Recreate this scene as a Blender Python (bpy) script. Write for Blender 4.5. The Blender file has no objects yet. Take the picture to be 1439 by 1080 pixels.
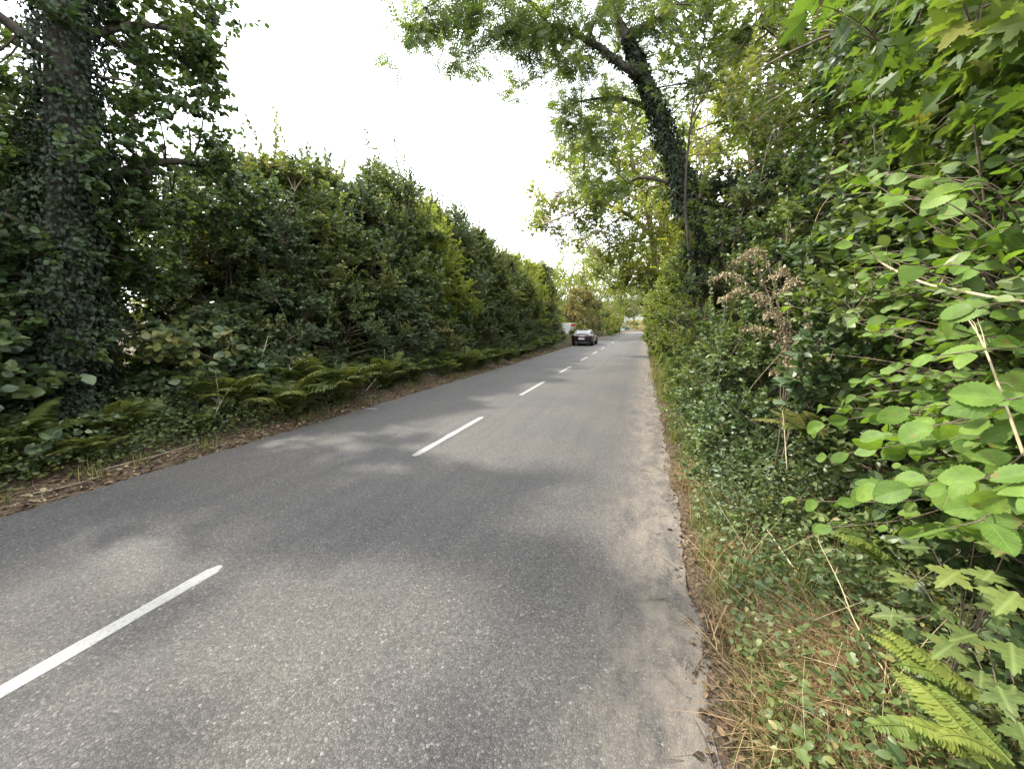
import bpy, math, random
import numpy as np
from math import sin, cos, pi, radians, sqrt

# ------------------------------------------------------------------ basics
bpy.context.scene.render.engine = 'CYCLES'
SC = bpy.context.scene
COL = SC.collection
RS = np.random.RandomState

CAM_H, YAW, PITCH, FPX, CX, CY = 1.65, radians(18.749), radians(8.842), 540.0, 719.5, 540.0
_R = np.array([cos(YAW), sin(YAW), 0.0])
_F = np.array([-sin(YAW) * cos(PITCH), cos(YAW) * cos(PITCH), -sin(PITCH)])
_U = np.array([-sin(YAW) * sin(PITCH), cos(YAW) * sin(PITCH), cos(PITCH)])


def ray(x, y):
    return _F + _R * (x - CX) / FPX + _U * (CY - y) / FPX


def at_y(x, y, Y):            # measured point of the photograph on the plane at distance Y along the road
    d = ray(x, y)
    return d * (Y / d[1]) + np.array([0, 0, CAM_H])


def at_x(x, y, X):            # the same on the plane X metres beside the camera
    d = ray(x, y)
    return d * (X / d[0]) + np.array([0, 0, CAM_H])


def nrm(v):
    v = np.asarray(v, float)
    n = np.linalg.norm(v, axis=-1, keepdims=True)
    return v / np.maximum(n, 1e-9)


def road_dx(Y):               # the road bends gently far along
    Y = np.asarray(Y, float)
    return 0.0012 * np.maximum(Y - 46.0, 0.0) ** 2 + 0.010 * np.maximum(Y - 82.0, 0.0) ** 2


# ------------------------------------------------------------------ mesh collector
class Geo:
    def __init__(self):
        self.v, self.n = [], 0
        self.li, self.lt, self.tint, self.uv, self.sm = [], [], [], [], []

    def add(self, verts, faces, tint=0.5, uv=None, smooth=False):
        """verts (n,3); faces (f,k) indices; tint scalar or per face; uv per vertex"""
        verts = np.asarray(verts, np.float32).reshape(-1, 3)
        faces = np.asarray(faces, np.int64)
        f, k = faces.shape
        self.v.append(verts)
        self.li.append((faces + self.n).ravel())
        self.lt.append(np.full(f, k, np.int32))
        self.tint.append(np.broadcast_to(np.asarray(tint, np.float32), (f,)).copy())
        self.sm.append(np.full(f, smooth, bool))
        if uv is None:
            self.uv.append(np.zeros((f * k, 2), np.float32))
        else:
            self.uv.append(np.asarray(uv, np.float32)[faces.ravel()])
        self.n += len(verts)

    def build(self, name, mat, parent=None):
        me = bpy.data.meshes.new(name)
        if self.n:
            v = np.concatenate(self.v)
            li = np.concatenate(self.li).astype(np.int32)
            lt = np.concatenate(self.lt)
            ls = np.concatenate([[0], np.cumsum(lt)[:-1]]).astype(np.int32)
            me.vertices.add(len(v)); me.loops.add(len(li)); me.polygons.add(len(lt))
            me.vertices.foreach_set('co', v.ravel())
            me.loops.foreach_set('vertex_index', li)
            me.polygons.foreach_set('loop_start', ls)
            me.polygons.foreach_set('loop_total', lt)
            me.polygons.foreach_set('use_smooth', np.concatenate(self.sm))
            a = me.attributes.new('tint', 'FLOAT', 'FACE')
            a.data.foreach_set('value', np.concatenate(self.tint))
            u = me.uv_layers.new(name='UVMap')
            u.data.foreach_set('uv', np.concatenate(self.uv).ravel())
            me.update(calc_edges=True)
        if isinstance(mat, (list, tuple)):
            for m in mat:
                me.materials.append(m)
        elif mat is not None:
            me.materials.append(mat)
        o = bpy.data.objects.new(name, me)
        COL.objects.link(o)
        if parent is not None:
            o.parent = parent
        return o


def tubes(g, P, R, sides=5, tint=0.5):
    """P (N,k,3) polylines, R (N,k) radii"""
    P = np.asarray(P, float); R = np.asarray(R, float)
    if P.ndim == 2:
        P = P[None]; R = R[None]
    N, k, _ = P.shape
    if N == 0:
        return
    T = np.gradient(P, axis=1)
    T = nrm(T)
    ref = np.zeros((N, 1, 3)); ref[..., 0] = 0.31; ref[..., 1] = 0.93; ref[..., 2] = 0.17
    A = nrm(np.cross(T, ref)); B = np.cross(T, A)
    ang = np.arange(sides) * 2 * pi / sides
    V = P[:, :, None] + R[:, :, None, None] * (A[:, :, None] * np.cos(ang)[:, None] + B[:, :, None] * np.sin(ang)[:, None])
    idx = np.arange(N * k * sides).reshape(N, k, sides)
    a = idx[:, :-1, :]; b = np.roll(idx, -1, 2)[:, :-1, :]
    c = np.roll(idx, -1, 2)[:, 1:, :]; d = idx[:, 1:, :]
    F = np.stack([a, b, c, d], -1).reshape(-1, 4)
    uv = np.zeros((N, k, sides, 2)); uv[..., 0] = ang / 6.28; uv[..., 1] = np.linspace(0, 1, k)[None, :, None]
    g.add(V.reshape(-1, 3), F, tint, uv.reshape(-1, 2), True)


def curve_pts(pts, k):
    """Catmull-Rom resample of a few control points to k points"""
    p = np.asarray(pts, float)
    if len(p) == 2:
        t = np.linspace(0, 1, k)[:, None]
        return p[0] * (1 - t) + p[1] * t
    q = np.vstack([2 * p[0] - p[1], p, 2 * p[-1] - p[-2]])
    out = []
    m = len(p) - 1
    for s in np.linspace(0, m, k):
        i = min(int(s), m - 1); t = s - i
        p0, p1, p2, p3 = q[i], q[i + 1], q[i + 2], q[i + 3]
        out.append(0.5 * (2 * p1 + (p2 - p0) * t + (2 * p0 - 5 * p1 + 4 * p2 - p3) * t * t + (3 * p1 - p0 - 3 * p2 + p3) * t ** 3))
    return np.array(out)


def bez(a, c, b, k):
    """(N,3) arrays to (N,k,3) quadratic curves"""
    t = np.linspace(0, 1, k)[None, :, None]
    return a[:, None] * (1 - t) ** 2 + 2 * c[:, None] * t * (1 - t) + b[:, None] * t * t


# ------------------------------------------------------------------ leaf templates
def grid_leaf(prof, rows, cols, serr=0.0, veins=0, vein_h=0.0):
    ts = np.linspace(0, 1, rows); us = np.linspace(-1, 1, cols)
    V, UV = [], []
    for i, t in enumerate(ts):
        w = prof(t)
        for j, u in enumerate(us):
            s = 1.0
            dy = 0.0
            if abs(u) > 0.99 and 0 < i < rows - 1:
                s = 1 + (serr if i % 2 else -serr)
            z = vein_h * abs(sin(pi * veins * (t - 0.30 * abs(u)))) * (1 - abs(u) * .3) * (0 < t < 1) if veins else 0
            V.append((u * w * s, t + dy - 0.0 * abs(u), z)); UV.append((u * .5 + .5, t))
    F = []
    for i in range(rows - 1):
        for j in range(cols - 1):
            a = i * cols + j
            F.append((a, a + 1, a + cols + 1, a + cols))
    return np.array(V, float), [np.array(F)], np.array(UV)


def fan_leaf(outline, centre=(0, 0.38)):
    o = np.array(outline, float)
    n = len(o)
    inner = o * 0.5 + np.array(centre) * 0.5
    V = np.zeros((2 * n + 1, 3)); V[:n, :2] = o; V[n:2 * n, :2] = inner; V[2 * n, :2] = centre
    i = np.arange(n - 1)
    Q = np.stack([i, i + 1, n + i + 1, n + i], 1)
    T = np.stack([n + i, n + i + 1, np.full(n - 1, 2 * n)], 1)
    UV = V[:, :2] * [.5, 1] + [.5, 0]
    return V, [Q, T], UV


def oval(wmax, pk=0.45, blunt=0.9):
    def f(t):
        a = t / pk if t < pk else (1 - t) / (1 - pk)
        return max(wmax * sin(a * pi / 2) ** blunt, 0.004)
    return f


TP = {}
TP['dia'] = (np.array([(0, 0, 0), (-.27, .42, 0), (0, 1, 0), (.27, .42, 0)], float), [np.array([(0, 3, 2), (0, 2, 1)])],
             np.array([(.5, 0), (0, .42), (.5, 1), (1, .42)]))
TP['oval'] = (np.array([(0, 0, 0), (-.27, .25, 0), (-.29, .62, 0), (0, 1, 0), (.29, .62, 0), (.27, .25, 0)], float),
              [np.array([(0, 5, 4, 3), (0, 3, 2, 1)])], np.array([(.5, 0), (0, .25), (0, .62), (.5, 1), (1, .62), (1, .25)]))
TP['narrow'] = (TP['oval'][0] * [0.55, 1, 1], TP['oval'][1], TP['oval'][2])
TP['round'] = (TP['oval'][0] * [1.4, 1, 1], TP['oval'][1], TP['oval'][2])
TP['mid'] = grid_leaf(oval(.30, .4), 6, 5)
TP['midround'] = grid_leaf(oval(.42, .5, .75), 7, 5, .05)
TP['alder'] = grid_leaf(oval(.42, .56, .60), 26, 9, .055, 7, .030)
TP['hazel'] = grid_leaf(oval(.36, .48, .75), 20, 7, .06, 7, .018)
ivy_o = [(0, 0), (.18, -.06), (.36, .10), (.24, .30), (.40, .55), (.20, .58), (0, 1.0), (-.20, .58), (-.40, .55), (-.24, .30), (-.36, .10), (-.18, -.06), (0, 0)]
TP['ivy'] = fan_leaf(ivy_o, (0, .35))


def palmate():
    # five-lobed toothed sycamore leaf
    lobes = [(-118, .48), (-62, .80), (0, 1.0), (62, .80), (118, .48)]
    pts = [(0, 0)]
    c = np.array([0, .33])
    out = []
    for a, r in lobes[::-1]:
        r *= .72
        for da, rr in ((26, .50), (19, .64), (15, .60), (10, .86), (6, .82), (0, 1.0), (-6, .82), (-10, .86), (-15, .60), (-19, .64), (-26, .50)):
            th = radians(a + da * (1.15 if abs(a) > 30 else 1.0))
            out.append((sin(th) * r * rr + c[0], cos(th) * r * rr + c[1]))
    pts = [(0.03, 0.06)] + out + [(-0.03, 0.06), (0.03, 0.06)]
    return fan_leaf(pts, tuple(c))


TP['palmate'] = palmate()
TP['palmate_far'] = fan_leaf([(0, .03), (.30, -.02), (.33, .20), (.62, .42), (.36, .52), (.30, .66), (0, 1.03), (-.30, .66), (-.36, .52), (-.62, .42), (-.33, .20), (-.30, -.02), (0, .03)], (0, .35))


def pinnate(n=5):
    V, Q, UV = [], [], []
    for i in range(n):
        y = 0.22 + 0.62 * i / (n - 1)
        for s in (-1, 1):
            L = .36 * (1 - .25 * abs(i / (n - 1) - .4)); d = nrm([s * .85, .52, -.10])
            pr = nrm(np.cross(d, [0, 0, 1])); b = len(V)
            p0 = np.array([0, y, 0.0])
            V += [p0, p0 + d * L * .45 + pr * L * .17, p0 + d * L, p0 + d * L * .45 - pr * L * .17]
            UV += [(.5, 0), (1, .4), (.5, 1), (0, .4)]; Q.append((b, b + 1, b + 2, b + 3))
    b = len(V)
    V += [(0, .84, 0), (.06, 1.0, 0), (0, 1.2, 0), (-.06, 1.0, 0)]; UV += [(.5, 0), (1, .4), (.5, 1), (0, .4)]; Q.append((b, b + 1, b + 2, b + 3))
    b = len(V)
    V += [(-.008, 0, 0), (.008, 0, 0), (.006, .86, 0), (-.006, .86, 0)]; UV += [(.5, 0)] * 4; Q.append((b, b + 1, b + 2, b + 3))
    return np.array(V, float), [np.array(Q)], np.array(UV)


TP['pinnate'] = pinnate()


def leaves(g, T, P, D, Nn, L, rs, W=1.0, fold=(0.05, .35), curl=(0.0, .3), tint=None, smooth=False):
    V, FS, UV = TP[T]
    n = len(P)
    if n == 0:
        return
    D = nrm(D); S = nrm(np.cross(D, Nn)); Nn = np.cross(S, D)
    L = np.broadcast_to(np.asarray(L, float), (n,))
    fo = rs.uniform(*fold, n)[:, None]; cu = rs.uniform(*curl, n)[:, None]
    tw = rs.normal(0, .25, n)[:, None]
    if not np.isscalar(W):
        W = np.asarray(W)[:, None]
    x = V[:, 0][None] * W; y = V[:, 1][None]
    z = V[:, 2][None] + fo * np.abs(x) - cu * y * y + tw * x * y
    pts = P[:, None] + L[:, None, None] * (x[..., None] * S[:, None] + y[..., None] * D[:, None] + z[..., None] * Nn[:, None])
    if tint is None:
        tint = rs.rand(n)
    nv = len(V)
    base = (np.arange(n) * nv)[:, None, None]
    allv = pts.reshape(-1, 3); uv = np.tile(UV, (n, 1))
    first = True
    for F in FS:
        ff = (F[None] + base).reshape(-1, F.shape[1])
        tt = np.repeat(tint, len(F))
        if first:
            g.add(allv, ff, tt, uv, smooth); first = False; n0 = g.n - len(allv)
        else:
            g.v.append(np.zeros((0, 3), np.float32))
            g.li.append((ff + n0).ravel()); g.lt.append(np.full(len(ff), F.shape[1], np.int32))
            g.tint.append(tt.astype(np.float32)); g.sm.append(np.full(len(ff), smooth, bool)); g.uv.append(uv[ff.ravel()].astype(np.float32))


def on_lines(TW, t):
    """points and tangents at parameter t (N,m) of polylines TW (N,k,3)"""
    N, k, _ = TW.shape
    s = np.clip(t, 0, 1) * (k - 1)
    i = np.minimum(s.astype(int), k - 2); f = (s - i)[..., None]
    r = np.arange(N)[:, None]
    a = TW[r, i]; b = TW[r, i + 1]
    return a * (1 - f) + b * f, nrm(b - a)


def leaf_twigs(g, TW, per, T, L, rs, up=.7, outward=None, rnd=.6, droop=0.0, t0=.2, W=1.0, smooth=False, Lvar=.25, side=.8, fold=(.05, .35), curl=(0, .3), tint=None):
    N = len(TW)
    if N == 0:
        return
    t = t0 + (1.02 - t0) * (np.arange(per)[None] + rs.rand(N, per)) / per
    P, Tn = on_lines(TW, t)
    sgn = np.where((np.arange(per)[None] + rs.randint(0, 2, (N, 1))) % 2 == 0, 1.0, -1.0)
    S = nrm(np.cross(Tn, np.array([0, 0, 1.0]) + rs.normal(0, .25, (N, per, 3))))
    D = Tn * .6 + S * sgn[..., None] * side + rs.normal(0, .28, (N, per, 3)) + np.array([0, 0, -droop])
    Nn = np.array([0, 0, up]) + rs.normal(0, rnd, (N, per, 3))
    if outward is not None:
        Nn = Nn + outward[:, None] * .45
    LL = L * (1 + rs.uniform(-Lvar, Lvar, (N, per)))
    tv = None
    if tint is not None:
        tv = np.clip(tint[:, None] + rs.normal(0, .16, (N, per)), 0, 1).ravel()
    leaves(g, T, P.reshape(-1, 3), D.reshape(-1, 3), Nn.reshape(-1, 3), LL.ravel(), rs, W, fold, curl, tv, smooth)


# ------------------------------------------------------------------ materials
def new_mat(name):
    m = bpy.data.materials.new(name); m.use_nodes = True
    nt = m.node_tree; nt.nodes.clear()
    out = nt.nodes.new('ShaderNodeOutputMaterial')
    return m, nt, out


def N_(nt, t, **kw):
    n = nt.nodes.new('ShaderNode' + t)
    for k, v in kw.items():
        setattr(n, k, v)
    return n


def ramp(nt, cols, pos=None):
    r = N_(nt, 'ValToRGB')
    el = r.color_ramp.elements
    while len(el) < len(cols):
        el.new(0.5)
    for i, c in enumerate(cols):
        el[i].position = pos[i] if pos else i / (len(cols) - 1)
        el[i].color = (*c, 1)
    return r


def leaf_mat(name, cols, pos=None, rough=.42, spec=.35, trans=.35, tcol=(1.35, 1.38, .55), veins=False, patch=0.0, patch_col=(.16, .13, .03), warm=1.12):
    if cols[0][1] > cols[0][0]:
        cols = [(c[0] * warm, c[1] * .98, c[2] * 1.08) for c in cols]      # late-summer greens lean to olive
    m, nt, out = new_mat(name)
    L = nt.links.new
    at = N_(nt, 'Attribute', attribute_name='tint')
    oi = N_(nt, 'ObjectInfo')
    add = N_(nt, 'Math', operation='MULTIPLY_ADD'); L(oi.outputs['Random'], add.inputs[0]); add.inputs[1].default_value = .24
    sub = N_(nt, 'Math', operation='SUBTRACT'); L(at.outputs['Fac'], sub.inputs[0]); sub.inputs[1].default_value = .12
    L(sub.outputs[0], add.inputs[2])
    r = ramp(nt, cols, pos); L(add.outputs[0], r.inputs[0])
    col = r.outputs[0]
    if patch > 0:
        tc = N_(nt, 'TexCoord'); no = N_(nt, 'TexNoise'); no.inputs['Scale'].default_value = .9; no.inputs['Detail'].default_value = 3
        L(tc.outputs['Object'], no.inputs['Vector'])
        mr = N_(nt, 'MapRange'); mr.inputs[1].default_value = .55; mr.inputs[2].default_value = .68; mr.inputs[4].default_value = patch
        L(no.outputs['Fac'], mr.inputs[0])
        mx = N_(nt, 'Mix', data_type='RGBA'); L(mr.outputs[0], mx.inputs['Factor']); L(col, mx.inputs[6]); mx.inputs[7].default_value = (*patch_col, 1)
        col = mx.outputs[2]
    bs = N_(nt, 'BsdfPrincipled'); bs.inputs['Roughness'].default_value = rough; bs.inputs['Specular IOR Level'].default_value = spec
    if veins:
        uv = N_(nt, 'UVMap'); sp = N_(nt, 'SeparateXYZ'); L(uv.outputs[0], sp.inputs[0])
        a = N_(nt, 'Math', operation='SUBTRACT'); L(sp.outputs[0], a.inputs[0]); a.inputs[1].default_value = .5
        b = N_(nt, 'Math', operation='ABSOLUTE'); L(a.outputs[0], b.inputs[0])
        c = N_(nt, 'Math', operation='MULTIPLY_ADD'); L(b.outputs[0], c.inputs[0]); c.inputs[1].default_value = -.6; L(sp.outputs[1], c.inputs[2])
        d = N_(nt, 'Math', operation='MULTIPLY'); L(c.outputs[0], d.inputs[0]); d.inputs[1].default_value = 7 * pi
        e = N_(nt, 'Math', operation='SINE'); L(d.outputs[0], e.inputs[0])
        e2 = N_(nt, 'Math', operation='ABSOLUTE'); L(e.outputs[0], e2.inputs[0])
        mr1 = N_(nt, 'MapRange'); mr1.inputs[1].default_value = .0; mr1.inputs[2].default_value = .22; mr1.inputs[3].default_value = 1; mr1.inputs[4].default_value = 0; L(e2.outputs[0], mr1.inputs[0])
        mr2 = N_(nt, 'MapRange'); mr2.inputs[1].default_value = .0; mr2.inputs[2].default_value = .03; mr2.inputs[3].default_value = 1; mr2.inputs[4].default_value = 0; L(b.outputs[0], mr2.inputs[0])
        mxv = N_(nt, 'Math', operation='MAXIMUM'); L(mr1.outputs[0], mxv.inputs[0]); L(mr2.outputs[0], mxv.inputs[1])
        f = N_(nt, 'Math', operation='MULTIPLY'); L(mxv.outputs[0], f.inputs[0]); f.inputs[1].default_value = .35
        tcx = N_(nt, 'TexCoord'); no2 = N_(nt, 'TexNoise'); no2.inputs['Scale'].default_value = 30; no2.inputs['Detail'].default_value = 4; L(tcx.outputs['Object'], no2.inputs['Vector'])
        mo = N_(nt, 'Mix', data_type='RGBA', blend_type='MULTIPLY'); mo.inputs['Factor'].default_value = .5; L(col, mo.inputs[6])
        rr = ramp(nt, [(.6, .6, .55), (1.25, 1.25, 1.1)], [.35, .65]); L(no2.outputs['Fac'], rr.inputs[0]); L(rr.outputs[0], mo.inputs[7])
        mv = N_(nt, 'Mix', data_type='RGBA'); L(f.outputs[0], mv.inputs['Factor']); L(mo.outputs[2], mv.inputs[6]); mv.inputs[7].default_value = (.30, .38, .14, 1)
        no3 = N_(nt, 'TexNoise'); no3.inputs['Scale'].default_value = 26; no3.inputs['Detail'].default_value = 5; L(tcx.outputs['Object'], no3.inputs['Vector'])
        sp3 = N_(nt, 'MapRange'); sp3.inputs[1].default_value = .63; sp3.inputs[2].default_value = .70; sp3.inputs[4].default_value = .75; L(no3.outputs['Fac'], sp3.inputs[0])
        ms3 = N_(nt, 'Mix', data_type='RGBA'); L(sp3.outputs[0], ms3.inputs['Factor']); L(mv.outputs[2], ms3.inputs[6]); ms3.inputs[7].default_value = (.20, .15, .05, 1)
        col = ms3.outputs[2]
        bp = N_(nt, 'Bump'); bp.inputs['Strength'].default_value = .35; bp.inputs['Distance'].default_value = .003; bp.invert = True
        L(mxv.outputs[0], bp.inputs['Height']); L(bp.outputs[0], bs.inputs['Normal'])
    L(col, bs.inputs['Base Color'])
    tr = N_(nt, 'BsdfTranslucent')
    mu = N_(nt, 'Mix', data_type='RGBA', blend_type='MULTIPLY'); mu.inputs['Factor'].default_value = 1; L(col, mu.inputs[6]); mu.inputs[7].default_value = (*tcol, 1)
    L(mu.outputs[2], tr.inputs['Color'])
    ms = N_(nt, 'MixShader'); ms.inputs[0].default_value = trans
    L(bs.outputs[0], ms.inputs[1]); L(tr.outputs[0], ms.inputs[2]); L(ms.outputs[0], out.inputs[0])
    return m


def noise_mat(name, c1, c2, scale=8, rough=.85, bump=.4, dist=.02, detail=6, stretch=(1, 1, 1), c3=None, spec=.3, metallic=0.0):
    m, nt, out = new_mat(name)
    L = nt.links.new
    tc = N_(nt, 'TexCoord'); mp = N_(nt, 'Mapping'); mp.inputs['Scale'].default_value = stretch
    L(tc.outputs['Object'], mp.inputs[0])
    no = N_(nt, 'TexNoise'); no.inputs['Scale'].default_value = scale; no.inputs['Detail'].default_value = detail; no.inputs['Roughness'].default_value = .65
    L(mp.outputs[0], no.inputs['Vector'])
    r = ramp(nt, [c1, c2] + ([c3] if c3 else []), [.32, .62] + ([.75] if c3 else []))
    L(no.outputs['Fac'], r.inputs[0])
    bs = N_(nt, 'BsdfPrincipled'); bs.inputs['Roughness'].default_value = rough; bs.inputs['Specular IOR Level'].default_value = spec; bs.inputs['Metallic'].default_value = metallic
    L(r.outputs[0], bs.inputs['Base Color'])
    if bump:
        bp = N_(nt, 'Bump'); bp.inputs['Strength'].default_value = bump; bp.inputs['Distance'].default_value = dist
        L(no.outputs['Fac'], bp.inputs['Height']); L(bp.outputs[0], bs.inputs['Normal'])
    L(bs.outputs[0], out.inputs[0])
    return m


M = {}
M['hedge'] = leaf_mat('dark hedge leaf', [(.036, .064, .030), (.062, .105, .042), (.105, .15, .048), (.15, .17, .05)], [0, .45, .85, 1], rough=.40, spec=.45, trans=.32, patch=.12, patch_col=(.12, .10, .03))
M['hedge_bright'] = leaf_mat('lit hedge leaf', [(.055, .095, .022), (.10, .155, .034), (.18, .215, .05)], trans=.42, patch=.25, patch_col=(.20, .18, .04))  # sunlit hedge tone, the sun's brightness is put into the leaf colour
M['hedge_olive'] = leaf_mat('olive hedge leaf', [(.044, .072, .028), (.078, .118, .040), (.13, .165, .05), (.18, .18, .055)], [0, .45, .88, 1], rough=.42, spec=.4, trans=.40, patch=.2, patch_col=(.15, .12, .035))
M['hedge_lime'] = leaf_mat('sunny lime hedge leaf', [(.085, .135, .03), (.14, .205, .045), (.21, .26, .065)], trans=.45, patch=.2, patch_col=(.22, .20, .05))  # sunlight on the near hedge is mixed into this leaf colour
M['yellow'] = leaf_mat('yellowing leaf', [(.08, .12, .025), (.15, .18, .035), (.26, .22, .05)], trans=.45)
M['ash'] = leaf_mat('ash leaflet', [(.05, .085, .024), (.085, .14, .036), (.14, .19, .048)], trans=.5)
M['oak'] = leaf_mat('oak leaf', [(.10, .145, .032), (.16, .22, .045), (.25, .28, .065)], trans=.6, patch=.3, patch_col=(.22, .17, .045))
M['rusty'] = leaf_mat('rust tinged leaf', [(.14, .10, .045), (.20, .15, .06), (.14, .15, .04), (.26, .18, .08)], trans=.4)
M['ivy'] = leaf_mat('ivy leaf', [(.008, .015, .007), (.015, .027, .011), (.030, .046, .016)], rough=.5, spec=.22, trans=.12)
M['alder_far'] = leaf_mat('alder leaf aloft', [(.026, .05, .018), (.042, .08, .025), (.07, .115, .032)], trans=.38)
M['alder'] = leaf_mat('broad alder leaf', [(.08, .165, .028), (.12, .23, .038), (.18, .30, .055)], rough=.5, spec=.25, trans=.42, veins=True)
M['sycamore'] = leaf_mat('sycamore leaf', [(.05, .10, .022), (.085, .155, .03), (.13, .195, .04), (.19, .225, .045)], [0, .55, .97, 1], rough=.45, trans=.45)
M['seedling'] = leaf_mat('sycamore seedling leaf', [(.07, .115, .032), (.12, .18, .045), (.20, .25, .06)], rough=.55, spec=.25, trans=.35, veins=True)
M['bramble'] = leaf_mat('bramble leaf', [(.038, .072, .026), (.075, .13, .04), (.14, .20, .058)], rough=.42, spec=.4, trans=.3)
M['cover'] = leaf_mat('low creeping leaf', [(.04, .075, .025), (.085, .135, .04), (.15, .20, .06), (.24, .22, .08)], [0, .45, .85, 1], trans=.3)
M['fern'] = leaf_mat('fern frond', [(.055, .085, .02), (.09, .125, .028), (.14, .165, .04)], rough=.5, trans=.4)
M['fern_lit'] = leaf_mat('sunlit tone fern frond', [(.09, .15, .03), (.14, .21, .04), (.20, .26, .05)], rough=.5, trans=.4)  # lighter copy of the fern, sunlight put into its colour
M['grass'] = leaf_mat('grass blade', [(.06, .10, .02), (.12, .16, .04), (.26, .23, .09)], rough=.5, trans=.35)
M['dry'] = leaf_mat('dry grass', [(.17, .10, .05), (.30, .20, .10), (.44, .34, .19)], rough=.7, spec=.2, trans=.2, tcol=(1.1, .9, .6))
M['dry_pale'] = leaf_mat('pale dry grass', [(.24, .20, .09), (.36, .31, .15), (.46, .42, .24)], rough=.7, spec=.2, trans=.3, tcol=(1.1, 1., .6))
M['litter'] = leaf_mat('dead leaf', [(.045, .03, .02), (.10, .065, .04), (.20, .14, .08), (.34, .28, .15)], [0, .45, .85, 1], rough=.75, spec=.2, trans=.15, tcol=(1.1, .8, .5))
M['brown'] = leaf_mat('withered seed leaf', [(.20, .155, .085), (.34, .275, .165), (.48, .415, .28)], rough=.75, spec=.2, trans=.2, tcol=(1.1, 1., .65))
M['bark'] = noise_mat('dark bark', (.025, .02, .015), (.08, .065, .05), 9, bump=.8, dist=.03, stretch=(1, 1, .25))
M['bark_pale'] = noise_mat('pale bark', (.13, .10, .075), (.30, .24, .18), 7, bump=.6, dist=.03, stretch=(1, 1, .3))
M['twig'] = noise_mat('twig bark', (.06, .045, .03), (.14, .11, .075), 20, bump=.3, dist=.004)
M['straw'] = noise_mat('dry stalk', (.30, .24, .13), (.50, .42, .26), 25, bump=.2, dist=.003)
M['dead_wood'] = noise_mat('grey dead wood', (.14, .11, .075), (.27, .22, .15), 18, bump=.3, dist=.004)
M['dirt'] = None


# ------------------------------------------------------------------ things
def tag(o, label=None, cat=None, group=None, kind=None):
    if label: o['label'] = label
    if cat: o['category'] = cat
    if group: o['group'] = group
    if kind: o['kind'] = kind
    return o


def thing(name, label, cat, loc=(0, 0, 0), group=None, rz=0.0):
    o = bpy.data.objects.new(name, None)
    COL.objects.link(o)
    o.location = [float(c) for c in loc]; o.rotation_euler = (0, 0, rz)
    o.empty_display_size = .2
    return tag(o, label, cat, group)


def copy_thing(root, loc, rz=0.0, sc=(1, 1, 1), label=None, group=None):
    r = root.copy(); COL.objects.link(r)
    r.location = [float(c) for c in loc]; r.rotation_euler = (0, 0, rz); r.scale = sc
    if label: r['label'] = label
    if group: r['group'] = group
    for ch in list(root.children):
        c = ch.copy(); COL.objects.link(c); c.parent = r
        for gr in list(ch.children):
            d = gr.copy(); COL.objects.link(d); d.parent = c
    return r


ORD = ['first', 'second', 'third', 'fourth', 'fifth', 'sixth', 'seventh', 'eighth', 'ninth', 'tenth', 'eleventh', 'twelfth', 'thirteenth', 'fourteenth', 'fifteenth',
       'sixteenth', 'seventeenth', 'eighteenth', 'nineteenth', 'twentieth', 'twenty-first', 'twenty-second', 'twenty-third', 'twenty-fourth', 'twenty-fifth', 'twenty-sixth',
       'twenty-seventh', 'twenty-eighth', 'twenty-ninth', 'thirtieth', 'thirty-first', 'thirty-second', 'thirty-third', 'thirty-fourth', 'thirty-fifth', 'thirty-sixth', 'thirty-seventh', 'thirty-eighth']


# ------------------------------------------------------------------ shrubs and trees
def clump_twigs(C, rad, nt, rs, k=5, flat=.75, upbias=.25):
    """twigs fanning out from each clump centre: (N*nt,k,3), outward"""
    n = len(C)
    d = nrm(rs.normal(0, 1, (n, nt, 3)) + np.array([0, 0, upbias]))
    rr = rad[:, None] * rs.uniform(.45, 1.0, (n, nt))
    E = C[:, None] + d * rr[..., None] * np.array([1, 1, flat])
    S = C[:, None] + d * rr[..., None] * .08 - np.array([0, 0, 1]) * rad[:, None, None] * .35
    Mi = (S + E) * .5 + np.array([0, 0, 1]) * rr[..., None] * .16 + rs.normal(0, .08, (n, nt, 3)) * rr[..., None]
    return bez(S.reshape(-1, 3), Mi.reshape(-1, 3), E.reshape(-1, 3), k), d.reshape(-1, 3)


def egg_clumps(H, rx, ry, n, rs, z0=.05, profile=.6, fill=.5, lump=.22):
    t = rs.uniform(z0, .97, n)
    a = rs.uniform(0, 2 * pi, n)
    pr = np.sin(pi * np.clip(.17 + .80 * t, 0, 1)) ** profile
    lum = 1 + lump * np.sin(3 * a + 5 * t + rs.uniform(0, 6)) + lump * .7 * np.sin(5 * a - 9 * t + rs.uniform(0, 6))
    r = (fill + (1 - fill) * np.sqrt(rs.rand(n))) * pr * lum
    return np.stack([rx * r * np.cos(a), ry * r * np.sin(a), H * t], 1)


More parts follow.
